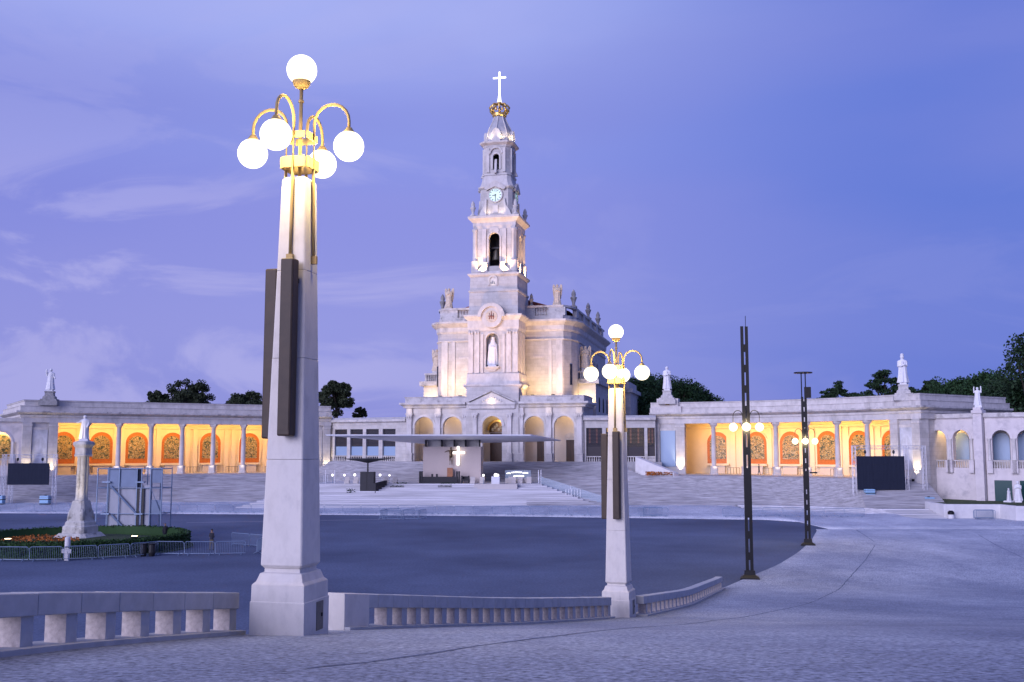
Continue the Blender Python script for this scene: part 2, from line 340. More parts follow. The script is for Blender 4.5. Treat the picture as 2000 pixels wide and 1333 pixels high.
def bevel(o, w, seg=2):
    b = o.modifiers.new('bevel', 'BEVEL'); b.width = w; b.segments = seg; b.limit_method = 'ANGLE'; b.angle_limit = R(35); return o
def thing(name, label, cat, loc=(0, 0, 0), rz=0, group=None):
    o = bpy.data.objects.new(name, None); COL.objects.link(o); o.location = loc; o.rotation_euler = (0, 0, rz); o.empty_display_size = .2
    return tag(o, label, cat, group)
def tag(o, label, cat, group=None, kind=None):
    o['label'] = label; o['category'] = cat
    if group: o['group'] = group
    if kind: o['kind'] = kind
    return o
def struct(o, kind='structure'): o['kind'] = kind; return o
def stuff(o): o['kind'] = 'stuff'; return o
def copy_tree(o, parent=None):
    c = o.copy(); COL.objects.link(c); c.parent = parent
    for ch in list(o.children): copy_tree(ch, c)
    return c
def clone(o, loc, rz=0, label=None, group=None):
    c = copy_tree(o); c.location = loc; c.rotation_euler = (0, 0, rz)
    if label: c['label'] = label
    if group: c['group'] = group
    return c
def lamp(kind, name, parent, loc, aim, power, color=(1, .72, .36), size=.4, size_y=None, spot=70, blend=.8):
    l = bpy.data.lights.new(name, kind); l.energy = power; l.color = color
    if kind == 'AREA':
        l.size = size
        if size_y: l.shape = 'RECTANGLE'; l.size_y = size_y
    elif kind == 'SPOT': l.spot_size = R(spot); l.spot_blend = blend; l.shadow_soft_size = size
    else: l.shadow_soft_size = size
    o = bpy.data.objects.new(name, l); COL.objects.link(o); o.parent = parent; o.location = loc
    if aim: o.rotation_euler = (Vector(aim) - Vector(loc)).to_track_quat('-Z', 'Y').to_euler()
    return o
def lerp(a, b, t): return a + (b - a) * t
def interp(x, xs, ys):
    if x <= xs[0]: return ys[0]
    for i in range(len(xs) - 1):
        if x <= xs[i + 1]: return lerp(ys[i], ys[i + 1], (x - xs[i]) / (xs[i + 1] - xs[i]))
    return ys[-1]
def yaw_of(a, b): return math.atan2(b[1] - a[1], b[0] - a[0])


# ------------------------------------------------------------------ ground, ramp, asphalt, terraces
GY = [-20, 0, 6, 12, 18.2, 20.8, 28.6, 36.4, 48, 62.5, 70, 400]; GZ = [7.9, 6.95, 6.62, 6.06, 5.2, 4.83, 3.62, 2.55, 1.25, 0.05, 0.05, 0.05]
def zg(y): return sum(interp(y + k, GY, GZ) for k in (-2, -1, 0, 1, 2)) / 5
EY = [-20, 5, 12, 18.2, 20.8, 28.6, 36.4, 48, 62.5, 67.3, 75.2, 84.4, 94.5, 108]; EX = [-7.6, -6.7, -6.1, -4.75, -3.55, -0.2, 3.9, 8.0, 12.5, 15.0, 19.2, 23.25, 27.2, 31.8]
def xb(y): return sum(interp(y + k, EY, EX) for k in (-1.5, 0, 1.5)) / 3
BX = [-140, -66.8, -44, -23.5, 0, 17.9, 30.3, 33.0, 33.1, 33.2]; BY = [136, 135.2, 134.1, 132, 129.1, 125.3, 122.6, 119.2, 114.5, 108]
SX = [-140, -85, -72, -48, -26, 2, 14, 26, 36, 44, 47, 48]; SBY = [146, 146, 146.5, 149, 150, 140.5, 140.5, 140, 138.5, 135, 131, 125]
def zstrip(x, y):
    if x > 47.5: return 0.05
    a = interp(x, BX, BY) if x < 33 else 122; b = interp(x, SX, SBY)
    t = max(0, min(1, (y - a) / max(1, b - a))); return 0.05 + 0.72 * t
def grid(rows, name, m):
    n = len(rows[0]); g = MB(); g.add([p for r in rows for p in r], [(i * n + j, i * n + j + 1, (i + 1) * n + j + 1, (i + 1) * n + j) for i in range(len(rows) - 1) for j in range(n - 1)])
    return g.build(name, m, smooth=True)
ys = [-18 + i * 1.5 for i in range(85)]; ys = [y for y in ys if y < 107.9] + [108]
rows = []
for y in ys:
    a = xb(y); z = zg(y); rows.append([(a + .002, y, -.1), (a, y, z)] + [(lerp(a, 110, (k / 12) ** 1.6), y, z) for k in range(1, 13)])
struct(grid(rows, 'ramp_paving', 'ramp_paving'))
rows = []
xs = [-140 + 4 * k for k in range(43)] + [29, 30.3, 31.8, 33.0, 33.2, 36, 40, 44, 47, 49, 55, 65, 80, 110]; xs = sorted(set(x for x in xs))
for x in xs:
    a = max(108.0, interp(x, BX, BY)) if x < 33.2 else 108.0
    rows.append([(x, a, -.05)] + [(x, lerp(a, 172, k / 12), zstrip(x, lerp(a, 172, k / 12)) - (0.002 if x > 31.8 and k == 0 else 0)) for k in range(13)])
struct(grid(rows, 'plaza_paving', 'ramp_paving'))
struct(MB().add([(-160, 4, 0), (45, 4, 0), (45, 140, 0), (-160, 140, 0)], [(0, 1, 2, 3)]).build('asphalt_esplanade', 'asphalt'))
struct(MB().add([(-2500, -600, -.6), (2500, -600, -.6), (2500, 3000, -.6), (-2500, 3000, -.6)], [(0, 1, 2, 3)]).build('ground', 'earth'))
# thin joints in the paving follow the ramp surface
def joint(pts, w=.028):
    P = [Vector((x, y)) for x, y in pts]; Q = []
    for a, b in zip(P, P[1:]):
        n = max(2, int((b - a).length / .7)); Q += [a.lerp(b, k / n) for k in range(n)]
    Q.append(P[-1]); rnd = random.Random(4); g = MB(); rows = []
    for i, p in enumerate(Q):
        d = (Q[min(i + 1, len(Q) - 1)] - Q[max(i - 1, 0)]).normalized(); n = Vector((d.y, -d.x)); ww = w * rnd.uniform(.5, 1.3); p = p + n * rnd.uniform(-.02, .02)
        z = interp(p.y, ys, [zg(q) for q in ys]) + .006
        rows.append([(p.x - n.x * ww, p.y - n.y * ww, z), (p.x + n.x * ww, p.y + n.y * ww, z)])
    return struct(grid(rows, 'paving_joint', 'asphalt'))
joint([(-2.08, 10.7), (-1.55, 11.35), (-.92, 12.6), (-.15, 14.9), (.86, 17.6), (2.86, 23.5), (6.47, 33.1), (10.9, 42.7), (14.7, 50.8), (20.8, 65.2), (26.7, 78.6), (31.4, 90)])
joint([(32.6, 93.4), (34, 99.9), (35.5, 107)], .03); joint([(45.6, 101.7), (42.1, 90.5), (39.2, 79.7), (36, 70)], .03)

# stairs: treads and risers between a bottom line and a top line in plan
def stairs(name, bot, top, z0, z1, n, m, sub=1):
    def dens(l):
        o = []
        for a, b in zip(l, l[1:]): o += [(lerp(a[0], b[0], k / sub), lerp(a[1], b[1], k / sub)) for k in range(sub)]
        return o + [l[-1]]
    bot, top = dens(bot), dens(top); rows = []
    for i in range(n + 1):
        t = i / n; line = [(lerp(a[0], b[0], t), lerp(a[1], b[1], t)) for a, b in zip(bot, top)]
        za = z0 + (z1 - z0) * i / n; zb = z0 + (z1 - z0) * min(n, i + 1) / n
        rows.append([(x, y, za) for x, y in line])
        if i < n: rows.append([(x, y, zb) for x, y in line])
    w = len(rows[0]); g = MB(); g.add([p for r in rows for p in r], [(i * w + j, i * w + j + 1, (i + 1) * w + j + 1, (i + 1) * w + j) for i in range(len(rows) - 1) for j in range(w - 1)])
    return g.build(name, m)
TL = [(-110, 140), (-85, 148), (-72, 153.5), (-60, 159.5), (-48, 165), (-36, 167.5), (-26, 168)]
BL = [(-110, 139), (-85, 145.2), (-72, 146.5), (-60, 148), (-48, 149), (-36, 149.6), (-26, 150)]
TR = [(2, 163.5), (14, 161), (26, 157), (36, 152), (43, 146), (47.5, 140.5)]
BR = [(2, 140.5), (14, 140.5), (26, 140), (36, 138.5), (41.5, 136), (45.5, 132)]
struct(stairs('grand_stairs', BL, TL, .75, 4.3, 22, 'step_stone'))
struct(stairs('grand_stairs', BR, TR, .75, 4.3, 22, 'step_stone'))
struct(stairs('lower_stairs', [(30, 128.5), (38, 127.5), (44, 125.8), (47.4, 124.6), (52.2, 124.3)], [(30, 139.6), (38, 137), (43, 133.8), (46, 130.5), (52.2, 130.5)], .05, .9, 6, 'white_step'))
struct(stairs('side_stairs', [(44.9, 131.5), (55.5, 131.5)], [(46.9, 140.8), (56.2, 140.8)], .9, 4.28, 20, 'step_stone'))
g = MB(); back = [(-26, 260), (-110, 260)]
g.prism([*TL, (-26, 300), (-110, 300)], -.5, 4.296); struct(g.build('terrace', 'terrace_stone'))
g = MB(); g.prism([*TR, (56.3, 140.8), (75, 150), (75, 260), (2, 300)], -.5, 4.292); struct(g.build('terrace', 'terrace_stone'))
CH_O, CH_R = Vector((-3.177, 170.91, 6.25)), R(-13)
def chp(u, d): return (CH_O.x + u * math.cos(R(13)) + d * math.sin(R(13)), CH_O.y - u * math.sin(R(13)) + d * math.cos(R(13)))
struct(stairs('church_stairs', [(-34, 166.5), (-26, 161.5), (3, 160.5), (14, 159.5), (22, 158.5)], [(-31, 176.5), chp(-22, -1.6), chp(3, -1.6), chp(13, -1.6), chp(20, -1.6)], 3.3, 6.24, 18, 'step_stone'))
g = MB(); g.prism([(-31, 176.5), chp(-22, -1.6), chp(20, -1.6), (24, 165), (30, 220), (-36, 220)], -.5, 6.236); struct(g.build('church_terrace', 'terrace_stone'))
# altar podium of pale steps
pt = [(-27.9, 161.8), (-27.9, 151), (3.7, 151), (3.7, 161.8)]; pb = [(-37.5, 157), (-37.5, 140.6), (12.6, 139.6), (12.6, 157)]
struct(stairs('altar_podium_steps', pb, pt, .30, 3.3, 13, 'white_step'))
struct(MB().prism([(-27.9, 151), (3.7, 151), (3.7, 162.2), (-27.9, 162.2)], .4, 3.298).build('altar_podium', 'white_step'))
# sloping cheek wall with a flower bed beside the stairs
cw = MB(); cw.loft([[(19.4, 162.2, 3.6), (19.4, 162.2, 7.1), (24.6, 156.6, 4.75), (24.6, 156.6, 3.6)], [(20.1, 162.8, 3.6), (20.1, 162.8, 7.1), (25.3, 157.2, 4.75), (25.3, 157.2, 3.6)]])
tag(cw.build('stair_cheek_wall', 'wall_white'), 'pale sloping wall beside the stairs below the slatted windows, orange flowers at its foot', 'wall')

# lawn terrace at the right with its white retaining wall
rw = [(52.55, 131.2), (52.3, 125.0), (58.8, 124.6), (59.0, 121), (80, 118)]
g = MB(); g.sweep(rw, [(.25, -.2), (.25, 1.72), (-.25, 1.72), (-.25, -.2)]); o = tag(bevel(g.build('retaining_wall', 'wall_white'), .03), 'low white wall holding up the lawn before the loggia', 'wall')
struct(MB().prism([(52.5, 125.2), (58.9, 124.8), (59.2, 121.2), (90, 117), (90, 150), (55.8, 143), (55.8, 131.4), (52.6, 131)], -.3, 1.62).build('lawn', 'grass'))

# ------------------------------------------------------------------ stone balustrades along the ramp edge
def two_sided_post(w, l, h):
    me = MB().box(-w / 2, w / 2, -l / 2, l / 2, 0, h).mesh('post', 'rough_stone'); me.materials.append(MAT['rail_stone'])
    for p in me.polygons:
        if abs(p.normal.x) > .5: p.material_index = 1
    return me
def balustrade(pts, spacing, label, endblock=False):
    P = [Vector((x, y)) for x, y in pts]; L = [0]
    for a, b in zip(P, P[1:]): L.append(L[-1] + (b - a).length)
    def at(s):
        for i in range(len(P) - 1):
            if s <= L[i + 1] or i == len(P) - 2: return P[i].lerp(P[i + 1], (s - L[i]) / (L[i + 1] - L[i]))
    n = max(1, round(L[-1] / spacing)); st = L[-1] / n
    root = thing('stone_balustrade', label, 'balustrade', (P[0].x, P[0].y, zg(P[0].y)), 0, 'stone balustrades along the ramp')
    rel = lambda x, y, z: (x - P[0].x, y - P[0].y, z - zg(P[0].y))
    pm = two_sided_post(.30, .24, .46); H = .44; rnd = random.Random(7)
    for k in range(n):
        a, b = at(k * st), at((k + 1) * st); c = (a + b) / 2; yaw = math.atan2(b.y - a.y, b.x - a.x) - math.pi / 2
        nrm = Vector((b.y - a.y, a.x - b.x)).normalized() * .20
        za, zb = zg(a.y), zg(b.y); e = (b - a).normalized() * .004; j = rnd.uniform(-.003, .003)
        def sect(p, z): return [rel(p.x + nrm.x, p.y + nrm.y, z + H + j), rel(p.x + nrm.x, p.y + nrm.y, z + H + .27 + j), rel(p.x - nrm.x, p.y - nrm.y, z + H + .27 + j), rel(p.x - nrm.x, p.y - nrm.y, z + H + j)]
        bevel(MB().loft([sect(a + e, za), sect(b - e, zb)]).build('rail_block', 'rail_stone', root), .012)
        if endblock and k < 2:
            if k == 0:
                bb = at(.95)
                bl = MB().loft([[rel(p.x + s_ * nrm.x * 1.02, p.y + s_ * nrm.y * 1.02, zz) for s_, zz in ((1, zg(p.y) - .1), (1, zg(p.y) + H + .275), (-1, zg(p.y) + H + .275), (-1, zg(p.y) - .1))] for p in (a - e * 3, bb)])
                bevel(bl.build('end_block', 'limestone', root), .012)
            continue
        o = bpy.data.objects.new('post', pm); COL.objects.link(o); o.parent = root; q = b - (b - a) * .14
        o.location = rel(q.x, q.y, zg(q.y) - .01); o.rotation_euler = (0, 0, yaw)
    kp = [at(L[-1] * i / 24) for i in range(25)]; g = MB(); rows = []
    for i, p in enumerate(kp):
        d = (kp[min(24, i + 1)] - kp[max(0, i - 1)]).normalized(); nn = Vector((d.y, -d.x)); z = zg(p.y)
        rows.append([rel(p.x + nn.x * o_, p.y + nn.y * o_, z + h_) for o_, h_ in ((.33, -.2), (.33, .075), (-.33, .075), (-.33, -.2))])
    MB().loft(rows).build('kerb', 'rail_stone', root)
    return root
balustrade([(-6.95, 6.5), (-6.1, 12), (-5.45, 15.6), (-4.9, 18.1)], .9, 'grey stone balustrade of seven broad posts, ending before the taller globe lamp pillar')
balustrade([(-3.45, 20.5), (-1.6, 25), (.6, 29.9), (3.2, 35.6)], .66, 'long stone balustrade between the two globe lamp pillars, with a solid end block', True)
balustrade([(4.5, 37.3), (8.0, 48), (12.3, 62)], .95, 'stone balustrade running from the farther globe lamp pillar toward the dark poles')

# ------------------------------------------------------------------ globe lamp pillars
def lamp_pillar():
    t = thing('lamp_pillar', 'tall pale stone lamp pillar with five lit globes and the larger wide plinth, beside the broad-post balustrade', 'street lamp')
    pl = MB(); pl.squares([(.50, -.25), (.50, .62), (.487, .625), (.482, .90)]); bevel(pl.build('plinth', 'limestone', t), .014)
    sh = MB(); sh.squares([(.482, .90), (.43, .95), (.405, 1.02), (.385, 1.08), (.33, 1.10), (.33, 1.16)]); bevel(sh.build('shoulder', 'limestone', t), .01)
    hatch = MB().box(.49, .512, -.02, .24, .10, .58).build('hatch', 'box_metal', t); MB().box(.512, .528, .16, .19, .32, .38).build('handle', 'dark_metal', hatch)
    zs = [1.16, 3.0, 4.75, 6.3, 8.0]
    def hw(z): return lerp(.385, .235, (z - 1.16) / 6.84)
    for a, b in zip(zs, zs[1:]):
        m = MB(); prof = []
        def oct_(h, z, g):   # square with a groove at the middle of each face for the tubes, higher up
            return [(h, z)]
        pr = [(hw(a), a + .0015), (hw(b), b - .0015)]
        if a == 1.16: pr = [(hw(a) - .05, a), (hw(a), a + .06)] + pr[1:]
        if b == 8.0: pr = pr[:-1] + [(hw(b), b - .06), (hw(b) - .05, b)]
        m.squares(pr, ch=.07 if a < 4.7 else .10); bevel(m.build('shaft_block', 'limestone', t), .01)
    for k in range(4):      # brass goosenecks, one on each face
        a = k * math.pi / 2 - math.pi / 2; c, s = math.cos(a), math.sin(a); r0, r1 = .27, .94; zt = 9.0; rr = (r1 - r0) / 2
        path = [(.305, 6.55), (.29, 7.2), (.272, 8.0), (r0, 8.15), (r0, zt)] + [(r0 + rr - rr * math.cos(math.pi * j / 10), zt + rr * math.sin(math.pi * j / 10) * 1.0) for j in range(1, 11)] + [(r1, 8.86)]
        arm = MB().tube([(c * q, s * q, z) for q, z in path], .029, 8).build('arm', 'brass', t, smooth=True)
        arm.data.name = 'arm'
        MB().lathe([(.035, 8.88), (.05, 8.88), (.115, 8.78), (.125, 8.74)], 16, (c * r1, s * r1)).build('globe_cap', 'brass', arm, smooth=True)
        MB().sphere((c * r1, s * r1, 8.54), .272, 24, 16).build('globe', 'globe_glass', t, smooth=True); lamp('POINT', 'bulb', t, (c * r1, s * r1, 8.54), None, 340, (1, .76, .36), .14)
        MB().box(-.06, .06, -.03, .03, 6.44, 6.58).build('clamp', 'brass', arm).location = (c * .31, s * .31, 0)
    cl = MB().tube([(0, 0, 7.95), (0, 0, 9.68)], .034, 8).build('centre_pole', 'brass', t, smooth=True)
    MB().lathe([(.036, 9.42), (.05, 9.42), (.05, 9.46), (.036, 9.46)], 12).build('ferrule', 'brass', cl)
    for z0, z1, w in ((8.16, 8.36, .275), (8.70, 8.82, .25)):
        for q in range(4):
            m = MB(); m.T = Matrix.Rotation(q * math.pi / 2, 4, 'Z'); m.box(-w + .055, w - .055, -w, -w + .04, z0, z1); m.build('brass_band', 'brass', t)
    MB().lathe([(.04, 9.66), (.13, 9.72), (.165, 9.80), (.165, 9.83)], 18).build('globe_cup', 'brass', t, smooth=True)
    MB().sphere((0, 0, 10.03), .272, 24, 16).build('globe', 'globe_glass', t, smooth=True); lamp('POINT', 'bulb', t, (0, 0, 10.03), None, 340, (1, .76, .36), .14)
    def speaker(x, y, z0, z1):
        o = MB().box(x - .12, x + .12, y - .12, y + .12, z0, z1).build('column_speaker', 'speaker_brown', t); bevel(o, .03, 3)
        MB().box(x - .095, x + .095, y - .127, y - .121, z0 + .10, z1 - .05).build('grille', 'speaker_brown', o)
        for z in (z0 + .5, z1 - .4): MB().box(x - .05, x + .09, y + .06, y + .20, z, z + .08).build('bracket', 'dark_metal', o)
    speaker(.085, -.47, 3.40, 6.46); speaker(-.46, .02, 3.36, 6.38)
    return t
lp = lamp_pillar(); lp.location = (-3.82, 18.0, zg(18.1)); lp.rotation_euler = (0, 0, R(-14))
clone(lp, (3.75, 36.7, zg(36.7) + .02), R(-20), 'stone lamp pillar with five lit globes standing where two balustrades meet, before the slatted windows')

# ------------------------------------------------------------------ dark lattice poles with globes
def lattice_pole(h, label, loc, rz, top, gz, case):
    t = thing('lattice_pole', label, 'lamp post', loc, rz)
    for s in (-1, 1): MB().box(s * .145 - .10, s * .145 + .10, -.12, .12, .0, h if s < 0 else h - .02).build('upright', 'dark_metal', t)
    z = 1.2
    while z < h - .6: MB().box(-.06, .06, -.10, .10, z, z + .5).build('spacer', 'dark_metal', t); z += 1.35 if h > 15 else .9
    MB().squares([(.62, 0), (.60, .10), (.36, .26), (.33, .55)], asp=.7).build('base_shoe', 'dark_metal', t)
    MB().box(-.245, .245, -.16, .16, *case).build('casing', 'dark_metal', t)
    for k in range(4):
        a = k * math.pi / 2; c, s = math.cos(a), math.sin(a); r0, r1 = .23 if k % 2 == 0 else .12, .84; rr = (r1 - r0) / 2
        MB().tube([(c * r0, s * r0, gz + .2)] + [(c * (r0 + rr - rr * math.cos(math.pi * j / 8)), s * (r0 + rr - rr * math.cos(math.pi * j / 8)), gz + .7 + .4 * math.sin(math.pi * j / 8)) for j in range(9)] + [(c * r1, s * r1, gz + .25)], .028, 6).build('arm', 'dark_metal', t, smooth=True)
        MB().sphere((c * r1, s * r1, gz), .275, 18, 12).build('globe', 'globe_small', t, smooth=True); lamp('POINT', 'bulb', t, (c * r1, s * r1, gz), None, 420, (1, .80, .46), .14)
    if top == 'rod': MB().tube([(0.1, 0, h - .1), (0.1, 0, h + .7)], .02, 6).build('lightning_rod', 'dark_metal', t)
    else:
        for s in (-1, 1): MB().tube([(s * .17, 0, h - .1), (s * .17, 0, h + 2.15)], .05, 6).build('mast_tube', 'dark_metal', t)
        MB().lathe([(.66, h + 2.08), (.80, h + 2.08), (.80, h + 2.17), (.66, h + 2.17), (.66, h + 2.08)], 32).build('top_ring', 'dark_metal', t)
        MB().box(-.8, .8, -.04, .04, h + 2.09, h + 2.15).build('ring_bar', 'dark_metal', t)
        MB().box(.05, .62, -.35, .25, h - .1, h + .85).build('floodlight_box', 'dark_metal', t)
        MB().box(.3, .95, -.2, .2, 6.2, 6.32).build('camera_bracket', 'dark_metal', t)
    return t
lattice_pole(16.4, 'tall dark lattice lamp pole with a thin rod on top and globes halfway up', (15.35, 67.3, 0.04), R(-12), 'rod', 9.75, (4.0, 7.0))
lattice_pole(12.9, 'dark lattice lamp pole topped by a flat ring and a box', (25.75, 90.4, .04), R(-14), 'ring', 9.0, (5.0, 6.4))

# ------------------------------------------------------------------ figures carved in stone
def figure_mesh(name, h, m, arms=(), veil=False, lean=0.0, wide=1.22, seed=1, vox=.011, crown=False):
    """a robed standing figure facing -y, one continuous surface"""
    rnd = random.Random(seed); g = MB(); seg = 28
    S = [(0, .150, .135), (.02, .165, .15), (.12, .150, .14), (.3, .128, .12), (.46, .118, .108), (.58, .112, .098), (.68, .120, .092), (.76, .132, .086), (.805, .118, .076), (.83, .06, .055), (.85, .040, .043), (.87, .040, .044), (.885, .050, .058), (.92, .058, .068), (.955, .054, .064), (.985, .034, .040), (1, .006, .008)]
    if veil: S = [(0, .165, .14), (.02, .18, .155), (.12, .172, .15), (.3, .160, .135), (.46, .152, .125), (.58, .145, .115), (.68, .140, .105), (.76, .130, .098), (.81, .105, .088), (.85, .080, .080), (.89, .070, .076), (.93, .066, .074), (.965, .052, .060), (.99, .026, .03), (1, .005, .006)]
    ph = [rnd.uniform(0, 6) for _ in range(3)]; L = []
    for z, a, b in S:
        ring = []; fo = .085 * max(0, min(1, (.74 - z) / .3)) if not veil else .06 * max(0, min(1, (.8 - z) / .3))
        for k in range(seg):
            t = 2 * math.pi * k / seg; w = 1 + fo * math.sin(7 * t + ph[0] + 2 * z) + fo * .7 * math.sin(11 * t + ph[1] - 3 * z)
            ring.append(((a * wide * math.cos(t) * w + lean * math.sin(z * 3)) * h, b * math.sin(t) * w * h, z * h))
        L.append(ring)
    g.loft(L)
    g.sphere((0, -.066 * h, .915 * h), .014 * h, 8, 6)
    if crown: g.lathe([(.05 * h, .965 * h), (.066 * h, 1.03 * h), (.03 * h, 1.06 * h)], 12)
    for path, r0, r1 in arms:
        n = len(path); g.tube([(x * h, y * h, z * h) for x, y, z in path], [lerp(r0, r1, i / (n - 1)) * h for i in range(n)], 10)
        x, y, z = path[-1]; g.sphere((x * h, y * h, z * h), r1 * 1.1 * h, 8, 6)
    me = g.mesh(name, m, True); return me
def figure(name, label, cat, loc, h, m, rz=0, group=None, plinth=None, wings=False, **k):
    vox = k.pop('vox', .012)
    t = thing(name, label, cat, loc, rz, group); z = 0
    if plinth:
        w, ph_ = plinth; MB().squares([(w, -.06), (w, ph_ * .75), (w * .9, ph_)]).build('plinth', m, t); z = ph_ - .01
    o = bpy.data.objects.new('body', figure_mesh('body', h, m, **k)); COL.objects.link(o); o.parent = t; o.location = (0, 0, z)
    r = o.modifiers.new('remesh', 'REMESH'); r.mode = 'VOXEL'; r.voxel_size = vox * h; r.use_smooth_shade = True
    if wings:
        for s in (-1, 1):
            pts = [(.02, .60), (.08, .84), (.14, .98), (.20, 1.01), (.24, .94), (.245, .78), (.22, .52), (.18, .30), (.12, .22), (.06, .40)]
            w = MB().plate([(s * x * h, zz * h) for x, zz in pts], .06 * h, .11 * h).build('wing', m, t); w.location = (0, 0, z); bevel(w, .015 * h)
            for q in range(4): MB().plate([(s * (.08 + .035 * q) * h, (.40 + .02 * q) * h), (s * (.10 + .035 * q) * h, (.40 + .02 * q) * h), (s * (.11 + .035 * q) * h, (.86 - .03 * abs(q - 2)) * h), (s * (.09 + .035 * q) * h, (.86 - .03 * abs(q - 2)) * h)], .045 * h, .07 * h).build('feather', m, w)
    return t
A_L = lambda pts: ([(-.115, 0, .77)] + pts, .055, .032)
A_R = lambda pts: ([(.125, 0, .77)] + pts, .055, .032)
PRAY = (A_L([(-.135, -.03, .62), (-.03, -.11, .68)]), A_R([(.135, -.03, .62), (.03, -.11, .68)]))
BLESS = (A_L([(-.16, -.04, .66), (-.17, -.10, .86), (-.16, -.11, .93)]), A_R([(.15, -.02, .62), (.21, -.10, .54)]))
HOLD = (A_L([(-.14, -.03, .60), (-.04, -.13, .60)]), A_R([(.14, -.03, .61), (.05, -.13, .64)]), ([(.0, -.12, .60), (.0, -.11, .74)], .035, .03))
OPEN = (A_L([(-.19, -.06, .70), (-.28, -.10, .68)]), A_R([(.16, -.03, .62), (.13, -.10, .52)]))
RAISED = (A_L([(-.17, -.02, .70), (-.18, -.05, .86), (-.17, -.06, 1.0)]), A_R([(.17, -.02, .70), (.18, -.05, .86), (.17, -.06, 1.02)]))

